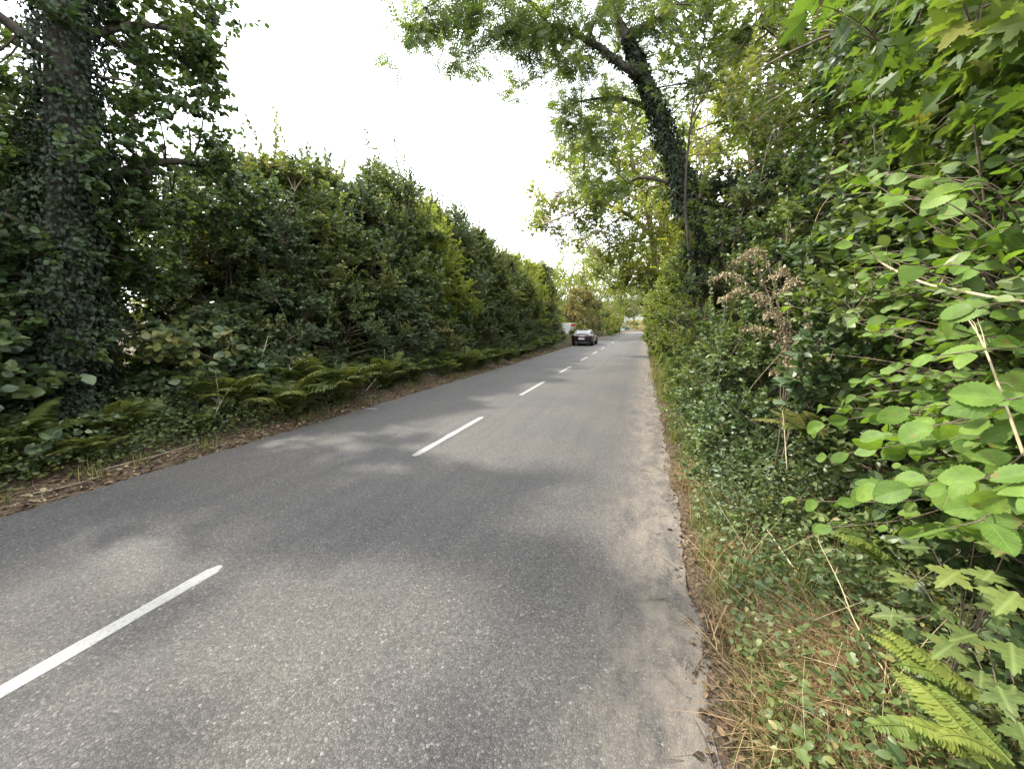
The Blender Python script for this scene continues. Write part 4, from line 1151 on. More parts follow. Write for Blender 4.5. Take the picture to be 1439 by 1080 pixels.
# tree arching across the road at the bend
base = np.array([-4.9, 84.0, .0])
cl = [base + [0, 0, 0]]
cl = np.concatenate([np.array([-2.0, 82, 8.5]) + rs.normal(0, 1, (70, 3)) * [3.2, 2.5, 1.7], np.array([1.5, 80, 7.2]) + rs.normal(0, 1, (40, 3)) * [1.8, 2, 1.3]])
cl = cl[cl[:, 2] > 5.0]
tree('arching_tree', 'spreading tree whose crown arches across the lane at the bend', 'tree', 411, base, [([base - [0, 0, .2], base + [.2, 0, 2.5], base + [1.2, -.5, 5.5], base + [3.5, -1.5, 8.5]], .35, .1), ([base + [.6, -.2, 4], base + [3, -1, 6.5], base + [6, -3, 7.6]], .2, .05)],
     cl, 1.3, 12, 14, 'oval', .19, [M['bark'], M['oak']])
for k, (x, y, H, rx, lab) in enumerate([(-9.5, 118, 9, 5, 'tall pale green tree behind the far fence'), (2.5, 122, 10, 6, 'broad pale green tree closing the end of the lane'), (9, 112, 9, 5, 'light green tree beyond the bend behind the near hedge'), (-14, 95, 10, 5, 'tall green tree behind the far roadside shrubs'), (-13, 60, 10, 4.5, 'tall light tree rising behind the far hedge past the car'), (-16, 42, 8, 4, 'distant green tree showing behind the hedge near the car')]):
    shrub('distant_tree', lab, 'tree', 420 + k, H, rx, rx, 80, 12, 14, 'oval', .24, [M['bark'], M['hedge_bright']], (x, y, 0), 'distant trees at the end of the lane', nst=6, clr=1.5, r0=.12)

# ================================================================== near side: the leaning ivy tree
Yt = 10.5
T0 = np.array([1.75, Yt + .2, .15])
p1 = at_y(985, 310, Yt); p2 = at_y(962, 262, Yt); p3 = at_y(932, 180, Yt - .1); p4 = at_y(905, 110, Yt - .2); p5 = at_y(880, 50, Yt - .3); p6 = at_y(852, 0, Yt - .4)
trk = [T0 - [0, 0, .3], T0 + [-.1, 0, 1.8], p1, p2, p3, p4, p5, p6, p6 + [-.5, -.3, 1.6], p6 + [-.9, -.6, 3.4]]
a1 = at_y(835, 62, Yt - 1); a2 = at_y(770, 35, Yt - 1.6); a3 = at_y(700, 50, Yt - 2.2); a4 = at_y(640, 45, Yt - 2.6); a5 = at_y(590, 70, Yt - 3.0)
lm = [(trk, .19, .07), ([p4, at_y(872, 90, Yt - .6), a1, a2, a3], .10, .03), ([a2, at_y(740, 0, Yt - 2.2), at_y(660, -20, Yt - 2.8), at_y(600, 10, Yt - 3.2)], .05, .015),
      ([p3 + [0, 0, .2], at_y(880, 140, Yt), at_y(830, 140, Yt - .5), at_y(790, 150, Yt - .8)], .06, .015), ([p5, at_y(930, 20, Yt + .2), at_y(960, -40, Yt + .4)], .09, .03),
      ([p2, at_y(900, 250, Yt + .6), at_y(860, 270, Yt + .8), at_y(820, 250, Yt + 1)], .05, .012), ([p6, p6 + [-1.6, -1.2, 1.4], p6 + [-3.2, -2.6, 2.0]], .08, .02), ([p6, p6 + [.6, -2.0, 2.0], p6 + [.4, -4.5, 3.2], p6 + [-.2, -7, 3.6]], .09, .02)]
rs = RS(500); cl = []
for (px, py, Yq, n, sp) in [(600, 55, Yt - 3.1, 7, .20), (620, 15, Yt - 3.0, 8, .25), (665, 60, Yt - 2.5, 6, .22), (700, 25, Yt - 2.4, 10, .28), (735, 70, Yt - 2.0, 9, .24), (770, 20, Yt - 1.8, 10, .3), (810, 55, Yt - 1.2, 8, .28), (830, 15, Yt - 1, 8, .3), (790, 95, Yt - 1, 4, .2),
                            (880, 20, Yt - .2, 8, .3), (930, 30, Yt, 10, .4), (970, 15, Yt + .3, 10, .45), (800, 140, Yt - .7, 6, .25), (850, 120, Yt - .3, 6, .25), (790, 170, Yt - .2, 4, .2), (840, 190, Yt, 6, .25), (870, 200, Yt + .3, 6, .3), (870, 250, Yt + .6, 5, .25), (830, 245, Yt + .9, 4, .2), (960, 120, Yt + .6, 9, .45), (1000, 60, Yt + .8, 8, .5)]:
    cl.append(at_y(px, py, Yq) + rs.normal(0, sp, (n, 3)))
up_ = p6 + np.array([-.6, -1.5, 3.0]) + nrm(rs.normal(0, 1, (60, 3))) * rs.uniform(.3, 1, (60, 1)) * [3.2, 3.4, 1.9]
cl.append(up_[up_[:, 2] > 9.6][:30])
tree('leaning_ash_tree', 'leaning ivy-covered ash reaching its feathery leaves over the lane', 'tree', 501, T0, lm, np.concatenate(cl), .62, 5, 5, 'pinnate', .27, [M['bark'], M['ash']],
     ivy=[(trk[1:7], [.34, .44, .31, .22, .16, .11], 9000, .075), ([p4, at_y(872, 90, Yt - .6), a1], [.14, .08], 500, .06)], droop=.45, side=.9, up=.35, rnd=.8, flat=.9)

# pale oak further along
Yo = 23.0
b = np.array([.95, Yo, .2])
q = [b - [0, 0, .2], at_y(921, 395, Yo), at_y(918, 345, Yo), at_y(908, 290, Yo - .3), at_y(890, 235, Yo - .8), at_y(885, 190, Yo - 1)]
lm = [(q, .26, .07), ([at_y(915, 330, Yo), at_y(880, 300, Yo - 1), at_y(835, 285, Yo - 2), at_y(800, 300, Yo - 2.5), at_y(765, 315, Yo - 3)], .13, .03), ([at_y(908, 290, Yo - .3), at_y(870, 265, Yo - 1), at_y(830, 255, Yo - 1.6), at_y(790, 270, Yo - 2)], .10, .025),
      ([at_y(918, 345, Yo), at_y(935, 310, Yo + .5), at_y(950, 270, Yo + 1)], .15, .04), ([at_y(880, 300, Yo - 1), at_y(850, 320, Yo - 1.5), at_y(820, 335, Yo - 2)], .06, .02), ([at_y(890, 235, Yo - .8), at_y(850, 215, Yo - 1.4), at_y(815, 210, Yo - 2)], .08, .02)]
rs = RS(510); cl = []
for (px, py, n, sp) in [(765, 315, 7, .35), (760, 275, 4, .25), (795, 285, 9, .5), (800, 325, 6, .35), (830, 260, 12, .6), (835, 310, 9, .5), (850, 215, 12, .6), (825, 195, 7, .4), (870, 265, 12, .6), (875, 320, 8, .5), (890, 200, 10, .6), (905, 245, 10, .6), (920, 300, 8, .6), (880, 360, 7, .5), (855, 345, 6, .4), (800, 235, 5, .35), (940, 260, 10, .7), (900, 385, 6, .4), (860, 170, 6, .4), (930, 200, 9, .7), (790, 215, 4, .3), (960, 220, 10, .8), (840, 380, 5, .4), (880, 130, 6, .7), (760, 300, 4, .3), (930, 340, 8, .6), (895, 350, 8, .5), (925, 385, 7, .5), (870, 390, 6, .4), (945, 310, 8, .7), (850, 280, 8, .6)]:
    cl.append(at_y(px, py, Yo - 1.2) + rs.normal(0, sp, (n, 3)) * [1, 1.8, 1])
tree('oak_tree', 'yellow-green oak with pale trunk and spreading boughs past the leaning ash', 'tree', 511, b, lm, np.concatenate(cl), 1.05, 15, 11, 'oval', .125, [M['bark_pale'], M['oak']], up=.35, rnd=.9, flat=.9)

# slender trees at the back of the near hedge
def sapling_tree(label, seed, base, h, lean, mat, bark, r0, ncl, clr, T, L_, z0=.35, spread=1.3, per=13, nt=11, forks=3, group='slender trees behind the near hedge'):
    rs = RS(seed); base = np.array(base, float)
    top_ = base + [lean[0], lean[1], h]
    t1 = [base - [0, 0, .2], base * .66 + top_ * .34 + rs.normal(0, .12, 3), base * .33 + top_ * .67 + rs.normal(0, .15, 3), top_]
    l_ = [(t1, r0, r0 * .25)]
    for i in range(forks):
        f = rs.uniform(.35, .7); s = base * (1 - f) + top_ * f
        e = s + np.array([rs.normal(0, .8), rs.normal(0, .8), h * rs.uniform(.2, .4)])
        l_.append(([s, (s + e) / 2 + rs.normal(0, .1, 3), e], r0 * .45, r0 * .12))
    t = rs.uniform(z0, 1.02, ncl)[:, None]
    C = base * (1 - t) + top_ * t + rs.normal(0, 1, (ncl, 3)) * [spread, spread, .35] * (.45 + .55 * np.sin(pi * np.clip((t - z0) / (1.08 - z0), 0, 1)))
    return tree('slender_tree', label, 'tree', seed + 1, base, l_, C, clr * 1.15, nt, per, T, L_, [M[bark], M[mat]], group=group, up=.4, rnd=.8, flat=.9)


sapling_tree('slender tree with light yellowish leaves just past the leaning ash', 520, (3.2, 14, .2), 10.5, (-.5, 0), 'hedge_bright', 'bark_pale', .10, 75, .6, 'oval', .10, .2, 1.3)
b = np.array([1.3, 8.9, .2]); rs = RS(522)
l_ = [([b - [0, 0, .2], at_y(966, 330, 8.8), at_y(964, 250, 8.7), at_y(972, 165, 8.6), at_y(985, 80, 8.5), at_y(996, 10, 8.4)], .030, .011), ([at_y(972, 165, 8.6), at_y(1000, 115, 8.5), at_y(1035, 75, 8.3), at_y(1062, 35, 8.2)], .018, .007), ([at_y(970, 185, 8.6), at_y(985, 150, 8.6), at_y(990, 120, 8.7)], .014, .006)]
cl = np.concatenate([at_y(px, py, 8.4) + rs.normal(0, .25, (3, 3)) for px, py in [(985, 60), (1000, 20), (1060, 30), (1030, 60), (1080, 0), (960, 40), (1010, -30), (1090, 50)]])
tree('slender_tree', 'slender dark forked tree in front of the leaning ash bole', 'tree', 523, b, l_, cl, .5, 8, 8, 'oval', .085, [M['bark'], M['hedge_bright']], group='slender trees behind the near hedge', up=.4, rnd=.8)
sapling_tree('thin grey-stemmed tree behind the withered dock plant', 524, (2.6, 7.6, .2), 8.0, (.2, -.3), 'hedge_bright', 'bark_pale', .05, 55, .45, 'oval', .08, .3, .9)
sapling_tree('thin pale-stemmed tree rising behind the tall near shrubs', 526, (3.2, 6.2, .2), 7.0, (.1, .1), 'alder_far', 'bark_pale', .06, 55, .45, 'midround', .085, .3, .9)
sapling_tree('tall leafy tree set back behind the leaning ash', 528, (5.2, 17, .2), 12.5, (-.4, -1), 'hedge_bright', 'bark', .14, 90, .75, 'oval', .12, .15, 1.9)
sapling_tree('tall light-leaved tree deep behind the near shrubs', 530, (5.6, 10.5, .2), 11.0, (-.2, 0), 'hedge_bright', 'bark', .12, 90, .65, 'oval', .11, .1, 1.6)
sapling_tree('pale leafy tree behind the oak trunk', 532, (3.4, 27, .2), 12, (-1, 0), 'oak', 'bark_pale', .13, 85, .85, 'oval', .15, .15, 2.0)
sapling_tree('pale leafy tree further along behind the near hedge', 534, (3.2, 38, .2), 12, (-1.5, 0), 'oak', 'bark_pale', .15, 85, 1.0, 'oval', .18, .15, 2.2)
sapling_tree('light green tree half hidden beyond the pale oak', 536, (2.8, 52, .2), 12, (-1.5, 0), 'hedge_bright', 'bark_pale', .15, 85, 1.1, 'oval', .2, .15, 2.4)

sapling_tree('leafy young tree filling the gap right beside the leaning ash', 560, (2.9, 11.2, .2), 9.0, (-.2, .2), 'hedge_bright', 'bark_pale', .07, 85, .55, 'oval', .095, .3, 1.2)
sapling_tree('light-leaved young tree between the dark shrub and the thin grey stem', 562, (3.4, 8.9, .2), 8.6, (.1, .1), 'hedge_bright', 'bark', .06, 80, .5, 'oval', .09, .3, 1.1)
sapling_tree('pale young tree just behind the yellow-green oak boughs', 564, (2.4, 18.5, .2), 10.0, (-.4, .1), 'oak', 'bark_pale', .08, 80, .7, 'oval', .12, .3, 1.5)

# the clipped near hedge running away along the road
hp = None; rs = RS(540)
specs = [(1.75, 11.6, 4.5), (1.7, 13.4, 4.3), (1.65, 15.4, 4.0), (1.65, 17.6, 4.1), (1.65, 20.0, 4.2), (1.7, 22.6, 4.3), (1.7, 25.4, 4.4), (1.75, 28.4, 4.6), (1.75, 31.8, 4.8), (1.8, 35.4, 5.0), (1.8, 39.4, 5.2), (1.8, 43.8, 5.4), (1.9, 48.6, 5.8), (2.0, 54, 6), (2.2, 60, 6.4), (2.6, 67, 6.6), (3.2, 74, 7)]
for k, (x, y, h) in enumerate(specs):
    lab = f'sunlit leafy hedge bush at the near road edge, {ORD[k]} beyond the leaning ash'
    s = .95 + .02 * k
    if k in (0, 1):
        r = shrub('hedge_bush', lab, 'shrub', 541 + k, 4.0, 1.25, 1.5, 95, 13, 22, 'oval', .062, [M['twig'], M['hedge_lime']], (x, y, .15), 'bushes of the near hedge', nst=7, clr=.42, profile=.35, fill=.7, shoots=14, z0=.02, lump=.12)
        hp = [r] if k == 0 else hp + [r]; r.scale = (s, s, h / 4)
    else:
        copy_thing(hp[k % 2], (x, y, .15), rs.uniform(-.5, .5) + (pi if k % 3 == 0 else 0), (s * (1 if k < 8 else 1.1), s * (1.1 + .04 * k), h / 4), lab, 'bushes of the near hedge')

# bushes set back behind the near side, closing the view between the stems
rq = None
for k, (x, y, h, s) in enumerate([(4.6, 1.2, 4.6, 1.0), (4.4, 4.2, 4.8, 1.0), (4.6, 7.4, 5.4, 1.1), (4.6, 11, 5.6, 1.1), (4.6, 14.8, 6, 1.2), (4.8, 19, 6.2, 1.3), (4.8, 24, 6.4, 1.4), (5, 30, 6.6, 1.5), (3.2, -.8, 4.2, .9)]):
    copy_thing(rb, (x, y, .2), rs.uniform(0, 6.28), (s, s, h / 5), f'light green bush set back behind the near side shrubs, {ORD[k]} of its row', 'bushes behind the near side')
# ------------------------------------------------------------------ near bushes from the dock plant to the ash
for k, (nm, lab, seed, x, y, H, rx, ry, ncl, T, L_, mat, per) in enumerate([
        ('dark_shrub', 'dense fine-leaved dark shrub under the leaning ash', 600, 1.8, 8.6, 4.5, 1.1, 1.3, 130, 'oval', .045, 'ivy', 30),
        ('ivy_shrub', 'dark green bushy shrub between the dock plant and the ash', 601, 1.75, 7.3, 3.9, .95, 1.2, 100, 'oval', .055, 'hedge', 26),
        ('bramble_bush', 'dark bramble thicket behind the withered dock plant', 602, 1.95, 5.7, 3.2, .85, 1.1, 80, 'oval', .06, 'bramble', 18),
        ('bramble_bush', 'mixed green bramble bush beside the broad-leaved alder', 603, 2.1, 4.3, 3.0, .75, 1.0, 80, 'mid', .072, 'bramble', 18),
        ('bramble_bush', 'shady bramble thicket behind the broad-leaved alder', 604, 1.95, 2.9, 2.8, .75, 1.0, 80, 'mid', .075, 'bramble', 18),
        ('bramble_bush', 'tangled bramble bush at the edge of the view beside the alder', 605, 1.95, 1.5, 2.4, .7, .9, 70, 'mid', .068, 'bramble', 18),
        ('low_bush', 'low dark leafy bush at the foot of the withered dock plant', 606, 1.05, 5.3, 1.5, .5, .8, 40, 'oval', .05, 'bramble', 20),
        ('low_bush', 'knee-high bramble bush spilling over the bank towards the road', 611, .98, 4.4, .85, .40, .7, 34, 'mid', .05, 'bramble', 18),
        ('low_bush', 'low green bush along the road edge past the dock plant', 607, 1.05, 6.8, 2.0, .52, .9, 50, 'oval', .048, 'hedge_bright', 22),
        ('low_bush', 'fine-leaved green bush at the road edge below the dark shrub', 608, 1.1, 8.5, 2.4, .55, 1.0, 55, 'oval', .046, 'hedge_bright', 22),
        ('low_bush', 'fresh green road-edge bush just before the leaning ash', 609, 1.2, 9.9, 4.3, .7, 1.0, 85, 'oval', .05, 'hedge_bright', 22)]):
    shrub(nm, lab, 'bush', seed, H, rx, ry, ncl, 11, per, T, L_, [M['twig'], M[mat]], (x, y, .12), nst=7, clr=.34, profile=.4, fill=.6, shoots=10, z0=.03, lump=.15, r0=.02, twig_r=.0028)

# sycamore overhanging the near side
b = np.array([2.9, 3.3, .2])
rs = RS(620)
trk = [b - [0, 0, .2], b + [-.05, 0, 1.6], b + [-.2, .05, 3.2], b + [-.45, .1, 5.0], b + [-.6, 0, 7.0]]
lm = [(trk, .10, .04)]
ends = [(1.15, 2.0, 3.3), (1.3, 2.7, 3.6), (1.5, 3.5, 3.9), (1.2, 1.5, 2.9), (1.6, 4.4, 4.2), (1.0, 2.6, 4.4), (.9, 1.9, 4.2), (1.9, 2.4, 2.7), (1.3, 1.2, 3.7), (2.1, 5.0, 5.0), (1.75, 3.0, 3.0), (1.25, 1.5, 2.5), (1.45, 2.1, 2.75), (1.35, 2.4, 3.1), (1.1, 1.4, 3.3), (1.6, 3.0, 3.5), (1.7, 3.7, 3.1), (1.25, 1.9, 3.9)]
for e in ends:
    e = np.array(e); s = b + [-.2, .05, max(1.2, e[2] * .72)]
    lm.append(([s, (s + e) / 2 + [0, 0, .18], e], .028, .007))
cl = []
for e in ends:
    e = np.array(e); n = 13
    f = rs.uniform(.45, 1.03, n)[:, None]
    cl.append((b + [-.2, .05, e[2] * .72]) * (1 - f) + e * f + rs.normal(0, .20, (n, 3)) + [0, 0, .05])
cl = np.concatenate(cl)
tree('sycamore_tree', 'young sycamore with lobed yellow-green leaves overhanging the near bank', 'tree', 621, b, lm, cl, .36, 6, 5, 'palmate', .115, [M['twig'], M['sycamore']], droop=.45, up=.6, rnd=.55, twig_r=.003)

# broad-leaved alder: measured sprays of large bright leaves
rs = RS(640)
b = np.array([1.75, 2.5, .12])
root = thing('alder_sapling', 'alder sapling with large bright ribbed leaves on spreading sprays', 'sapling', b)
wood, fol = Geo(), Geo()
st = [[(0, 0, -.2), (-.05, .0, .6), (-.15, -.05, 1.2), (-.3, -.1, 1.9), (-.42, -.1, 2.4)], [(0, 0, -.2), (-.1, -.15, .5), (-.25, -.3, 1.0), (-.35, -.45, 1.5)], [(0, 0, -.2), (-.1, .25, .5), (-.25, .5, 1.1), (-.4, .7, 1.9)]]
sp = []
for p in st:
    c = curve_pts(p, 16); tubes(wood, c, np.linspace(.011, .004, 16), 6); sp.append(c)
allp = np.concatenate(sp) + b
# (pixel start, pixel end, plane X at start and end, number of leaves, leaf length)
sprays = [((1300, 590), (1150, 600), 1.05, .92, 9, .105), ((1360, 640), (1165, 640), 1.0, .85, 10, .105), ((1400, 700), (1230, 690), .98, .82, 9, .11), ((1430, 610), (1300, 600), .95, .85, 7, .105), ((1330, 560), (1190, 560), 1.1, 1.0, 7, .095),
          ((1260, 735), (1110, 700), .95, .82, 9, .082), ((1230, 760), (1160, 740), .92, .80, 5, .08), ((1250, 480), (1110, 430), 1.1, .98, 6, .09), ((1320, 420), (1170, 330), 1.1, .95, 8, .105), ((1340, 350), (1190, 240), 1.15, .98, 8, .115), ((1400, 330), (1280, 280), 1.05, .92, 6, .11),
          ((1420, 400), (1290, 380), 1.0, .9, 7, .105), ((1330, 470), (1210, 450), 1.05, .92, 6, .11), ((1439, 520), (1320, 500), .95, .85, 6, .10), ((1439, 740), (1340, 740), .9, .8, 6, .12), ((1439, 290), (1340, 270), 1.0, .9, 5, .11), ((1290, 520), (1120, 500), 1.15, 1.1, 6, .085), ((1439, 450), (1360, 440), .95, .9, 5, .10)]
rr_ = RS(641)
for i in range(170):
    px = rr_.uniform(1130, 1470); py = rr_.uniform(230, 760); dxp = rr_.uniform(70, 150); X_ = rr_.uniform(1.0, 1.55)
    if py > 600 and px < 1230: py -= 250
    if px < 1185 and py < 560: px += 90
    sprays.append(((px + dxp, py + rr_.uniform(-10, 50)), (px, py), X_ + .1, X_, rr_.randint(6, 10), rr_.uniform(.055, .085)))
for i in range(30):
    px = rr_.uniform(1190, 1440); py = rr_.uniform(560, 750); X_ = rr_.uniform(.85, 1.2)
    sprays.append(((px + rr_.uniform(80, 140), py + rr_.uniform(-15, 40)), (px, py), X_ + .08, X_, rr_.randint(6, 9), rr_.uniform(.085, .115)))
for (s_, e_, xs, xe, n, Lf) in sprays:
    s = at_x(*s_, xs); e = at_x(*e_, xe)
    d = np.linalg.norm(allp - s - [.15, 0, -.15], axis=1); j = allp[np.argmin(d)]
    c = curve_pts([j, j * .3 + s * .7 + [0, 0, .03], (s + e) / 2 + [0, 0, .035], e], 16)
    tubes(wood, c - b, np.linspace(.0036, .0014, 16), 5)
    Lf = Lf * .80
    t = np.linspace(.30, 1.0, n)
    P, Tn = on_lines(c[None], t[None]); P, Tn = P[0], Tn[0]
    sg = np.where(np.arange(n) % 2 == 0, 1., -1.)[:, None]
    S = nrm(np.cross(Tn, [0, 0, 1.]))
    D = Tn * .75 + S * sg * .8 + rs.normal(0, .15, (n, 3)) - [0, 0, .18]; D[-1] = Tn[-1] - [0, 0, .15]
    Nn = np.array([-.55, -.55, .8]) + rs.normal(0, .42, (n, 3))
    D = nrm(D)
    pe = P + D * .014
    tubes(wood, np.stack([P, (P + pe) / 2, pe + D * .004], 1) - b, np.full((n, 3), .0013), 4)
    leaves(fol, 'alder' if n % 2 else 'hazel', pe - b, D, Nn, Lf * rs.uniform(.7, 1.25, n), rs, rs.uniform(.78, 1.05, n), (-.05, .4), (-.2, .5), rs.beta(2, 2, n), True)
wood.build('stem', M['twig'], root); fol.build('foliage', M['alder'], root)

# arching bramble cane
root0 = at_x(1439, 440, .95)
pts = [root0 + [.5, -.5, -.55], root0 + [.15, -.12, -.06], at_x(1380, 415, .95), at_x(1300, 398, .96), at_x(1240, 370, .97), at_x(1222, 352, .98)]
root = thing('bramble_cane', 'pale arching bramble cane with grey-green trefoil leaves before the alder', 'bramble', pts[0])
g, gl = Geo(), Geo(); c = curve_pts(np.array(pts) - pts[0], 40); tubes(g, c, np.linspace(.006, .003, 40), 7)
rs = RS(650)
for i in range(6, 39, 1):      # thorns
    d = nrm(rs.normal(0, 1, 3)); tubes(g, np.array([c[i], c[i] + d * .010]), np.array([.002, .0003]), 4)
for i in range(9, 40, 4):
    s = c[i]; e = s + np.array([-.04, -.03, .05 * (1 if i % 8 else -1)]) + rs.normal(0, .02, 3)
    tubes(g, np.array([s, (s + e) / 2, e]), np.array([.0015, .0013, .0012]), 4)
    dd = nrm(e - s); sd_ = nrm(np.cross(dd, [0, 0, 1.]))
    D = np.array([dd, dd * .3 + sd_, dd * .3 - sd_]); leaves(gl, 'hazel', np.array([e] * 3), D, np.array([-.3, -.4, .9]) + rs.normal(0, .2, (3, 3)), np.array([.062, .05, .05]), rs, .85, (0, .3), (0, .3), rs.rand(3), True)
g.build('cane', M['straw'], root); gl.build('foliage', M['bramble'], root)

# withered dock-like plant
rs = RS(660)
b = np.array([1.05, 3.5, .2])
root = thing('withered_plant', 'tall withered brown plant with drooping seed heads', 'plant', b)
g, gs = Geo(), Geo()
tips = [at_y(1030, 365, 3.9), at_y(1048, 355, 3.8), at_y(1000, 390, 3.8), at_y(1012, 420, 3.7), at_y(1090, 385, 3.6), at_y(1100, 405, 3.5), at_y(1045, 460, 3.5), at_y(1120, 480, 3.3), at_y(1085, 520, 3.3), at_y(1140, 540, 3.2), at_y(1060, 410, 3.6), at_y(1075, 440, 3.5)]
mid = at_y(1120, 500, 3.5)
for k, e in enumerate(tips):
    m_ = mid + rs.normal(0, .05, 3)
    top_ = e * .75 + m_ * .25 + [.05, 0, .16 if k < 6 else .04]
    st_ = b if k in (0, 3, 7) else b * .45 + mid * .55
    c = curve_pts([st_, st_ * .5 + m_ * .5 + rs.normal(0, .03, 3), m_, top_, e], 26) - b
    tubes(g, c, np.linspace(.008, .002, 26), 5)
    for j in range(11, 26):
        n = 15 if k < 6 else 9
        P = c[j] + rs.normal(0, .013, (n, 3)) - [0, 0, .010]
        leaves(gs, 'oval', P, np.array([0, 0, -1.]) + rs.normal(0, .55, (n, 3)), rs.normal(0, 1, (n, 3)), rs.uniform(.012, .030, n), rs, 1.1, (.2, .9), (-.6, .8))
    for j in (13, 16, 19, 22):
        e2 = c[j] + rs.normal(0, .045, 3) - [0, 0, .06]; cc = curve_pts([c[j], (c[j] + e2) / 2 + [0, 0, .025], e2], 7); tubes(g, cc, np.linspace(.002, .001, 7), 4)
        n = 10; f = rs.rand(n)[:, None]; P = c[j] * (1 - f) + e2 * f + rs.normal(0, .007, (n, 3))
        leaves(gs, 'oval', P, np.array([0, 0, -1.]) + rs.normal(0, .5, (n, 3)), rs.normal(0, 1, (n, 3)), rs.uniform(.010, .024, n), rs, 1.1, (.2, .9), (-.6, .8))
g.build('stem', M['twig'], root); gs.build('seed_head', M['brown'], root)

# dry stalks leaning over the bank
for k, (pts, lab) in enumerate([([at_x(1175, 885, 1.0), at_x(1110, 790, .92), at_x(1040, 690, .85), at_x(1018, 668, .84)], 'long straw-coloured stalk leaning from the bank towards the road'),
                                ([at_x(1270, 985, .98), at_x(1205, 880, .95), at_x(1180, 820, .93), at_x(1150, 760, .9)], 'thin straw stalk beside the lit fern on the bank'),
                                ([at_x(1052, 745, .9), at_x(1026, 660, .92), at_x(1040, 570, .98), at_x(1110, 480, 1.15)], 'long curving pale stem arching up to the withered plant'),
                                ([at_x(1106, 660, 1.0), at_x(1102, 600, 1.0), at_x(1098, 560, 1.0)], 'short upright pale stem in the shade below the alder'),
                                ([at_x(1439, 640, 1.0), at_x(1410, 560, 1.0), at_x(1380, 480, 1.02), at_x(1355, 440, 1.05)], 'pale bare twig slanting up at the edge of the view'),
                                ([at_x(1130, 380, 1.6), at_x(1150, 300, 1.6), at_x(1190, 255, 1.65), at_x(1240, 230, 1.7)], 'curved bare twig high in front of the dark hedge')]):
    p = np.array(pts); root = thing('dry_stalk', lab, 'stalk', p[0], 'dry stalks on the near bank')
    g = Geo(); c = curve_pts(p - p[0], 20); tubes(g, c, np.linspace(.0042, .002, 20) * (1.6 if k == 0 else 1), 5)
    rs = RS(670 + k)
    for j in (8, 11, 14, 17, 19):
        e = c[j] + nrm(c[j] - c[j - 1]) * .05 + rs.normal(0, .035, 3); tubes(g, curve_pts([c[j], (c[j] + e) / 2 + [0, 0, .008], e], 6), np.linspace(.002, .0008, 6), 4)
    g.build('stalk', M['straw'], root)

# sycamore seedling low by the camera
rs = RS(680)
b = np.array([1.10, 1.62, .22])
root = thing('sycamore_seedling', 'low sycamore seedling with big lobed leaves by the lit ferns', 'seedling', b)
g, gl = Geo(), Geo()
c = curve_pts([(0, 0, -.1), (.0, .02, .14), (.02, .01, .32), (.04, 0, .48)], 14); tubes(g, c, np.linspace(.006, .003, 14), 6)
for (px, py, X_, Lf, ti) in [(1345, 900, .95, .105, .35), (1375, 890, .98, .10, .2), (1290, 815, .98, .10, .6), (1350, 800, .98, .11, .75), (1395, 800, .95, .10, .5), (1270, 865, 1.0, .095, .2), (1320, 950, 1.0, .095, .1), (1400, 960, .95, .10, .15), (1420, 900, .92, .11, .3), (1230, 860, 1.02, .08, .4), (1370, 830, 1.0, .09, .15), (1310, 770, 1.05, .09, .1), (1430, 1010, .9, .10, .2), (1290, 870, 1.05, .08, .15), (1330, 850, 1.06, .09, .1), (1410, 850, 1.0, .1, .1), (1260, 800, 1.05, .085, .3), (1420, 760, 1.0, .1, .4), (1340, 980, 1.05, .08, .05), (1380, 940, 1.06, .09, .1), (1425, 960, 1.0, .1, .1), (1300, 930, 1.06, .075, .1), (1370, 760, 1.06, .09, .2), (1430, 830, .93, .11, .6), (1250, 770, 1.1, .08, .2)]:
    e = at_x(px, py, X_) - b
    s = c[min(13, int(5 + 9 * rs.rand()))]
    tubes(g, curve_pts([s, (s + e) / 2 + [0, 0, .03], e], 8), np.linspace(.0018, .0014, 8), 5)
    D = nrm(e - s) * [1, 1, .2] + rs.normal(0, .25, 3) * [1, 1, .3] + [-.25, -.25, -.2]
    leaves(gl, 'palmate', e[None], D[None], np.array([[-.25, -.35, .95]]) + rs.normal(0, .15, (1, 3)), np.array([Lf]), rs, 1.0, (0, .12), (.05, .25), np.array([ti]), True)
g.build('stem', M['twig'], root); gl.build('foliage', M['seedling'], root)

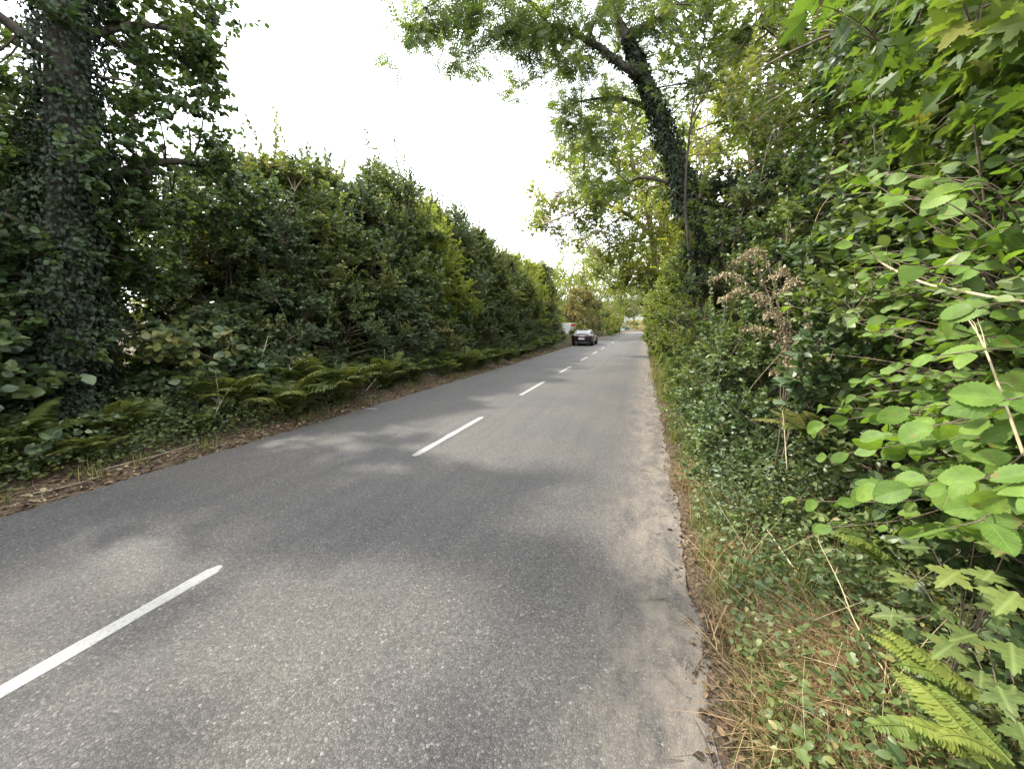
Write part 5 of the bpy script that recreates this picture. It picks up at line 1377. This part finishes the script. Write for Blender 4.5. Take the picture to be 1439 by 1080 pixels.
# ferns on the near bank
for k, (px, py, X_, L_, n, az, spd, el, lab) in enumerate([
        (1420, 1062, 1.0, .27, 4, 2.9, 1.3, (.3, .6), 'bright lit fern low at the bottom of the bank'), (1420, 1000, 1.1, .29, 3, 2.9, .8, (.3, .6), 'sunlit fern frond cluster beside the sycamore seedling'),
        (1150, 610, 1.25, .50, 6, 2.6, 2.6, (.5, 1.0), 'shaded fern below the withered plant'), (1260, 790, 1.1, .30, 4, 2.2, 2.2, (.5, .9), 'small fern on the bank under the alder sprays'), (1439, 1075, .95, .24, 3, 2.4, 1.4, (.4, .8), 'fern at the very corner of the bank')]):
    p = at_x(px, py, X_)
    p[2] = max(p[2] - .02, float(ground_z(p[0], p[1])))
    fern('fern', lab, 700 + k, p, L_, n, M['fern'] if k == 2 else M['fern_lit'], 'ferns on the near bank', 2, az, spd, el, 30)  # fronds in sun take the lighter-coloured copy, the shaded one the plain fern

# small fresh weeds among the dry grass
rs = RS(720)
for k, (x, y, h, n, lab) in enumerate([(.72, 1.75, .13, 12, 'small bright green nettle in the dry grass'), (.63, 3.1, .14, 12, 'pale green weed on the soil at the road edge'), (.62, 1.5, .10, 10, 'small weed beside red dead leaves at the road edge'), (.78, 2.3, .12, 10, 'low leafy weed on the bank below the alder'), (.88, 1.55, .12, 10, 'round-leaved weed in front of the lit ferns'), (.72, 4.3, .42, 18, 'tall nettle at the road edge before the withered plant'), (.62, 4.9, .34, 16, 'leafy nettle standing in the grass fringe'), (.80, 3.7, .36, 16, 'upright nettle among the creeping ivy leaves'), (.95, 3.2, .40, 18, 'tall leafy weed in front of the shaded fern'), (.70, 3.0, .24, 14, 'middling green weed halfway along the ivy-covered bank'), (.60, 5.8, .36, 16, 'nettle clump at the foot of the low road-edge bush')]):
    z = float(ground_z(x, y)); root = thing('weed', lab, 'weed', (x, y, z), 'weeds on the near bank')
    g, gl = Geo(), Geo()
    tubes(g, np.array([[0, 0, -.02], [0, .005, h * .5], [.005, 0, h]]), np.array([.003, .0025, .0015]), 5)
    t = np.repeat(np.linspace(.25, 1, n // 2), 2); a = np.arange(n) * pi + np.repeat(np.arange(n // 2) * 1.57, 2) + rs.normal(0, .2, n)
    P = np.stack([0 * t, 0 * t, h * t], 1); D = np.stack([np.cos(a), np.sin(a), rs.uniform(-.1, .4, n)], 1)
    leaves(gl, 'hazel' if k != 4 else 'alder', P, D, np.array([0, 0, 1.]) + rs.normal(0, .2, (n, 3)), .055 * (1.25 if h > .2 else 1) * (1.15 - .5 * t), rs, .8, (0, .3), (0, .3), None, True)
    g.build('stem', M['bramble'], root); gl.build('foliage', M['seedling'], root)
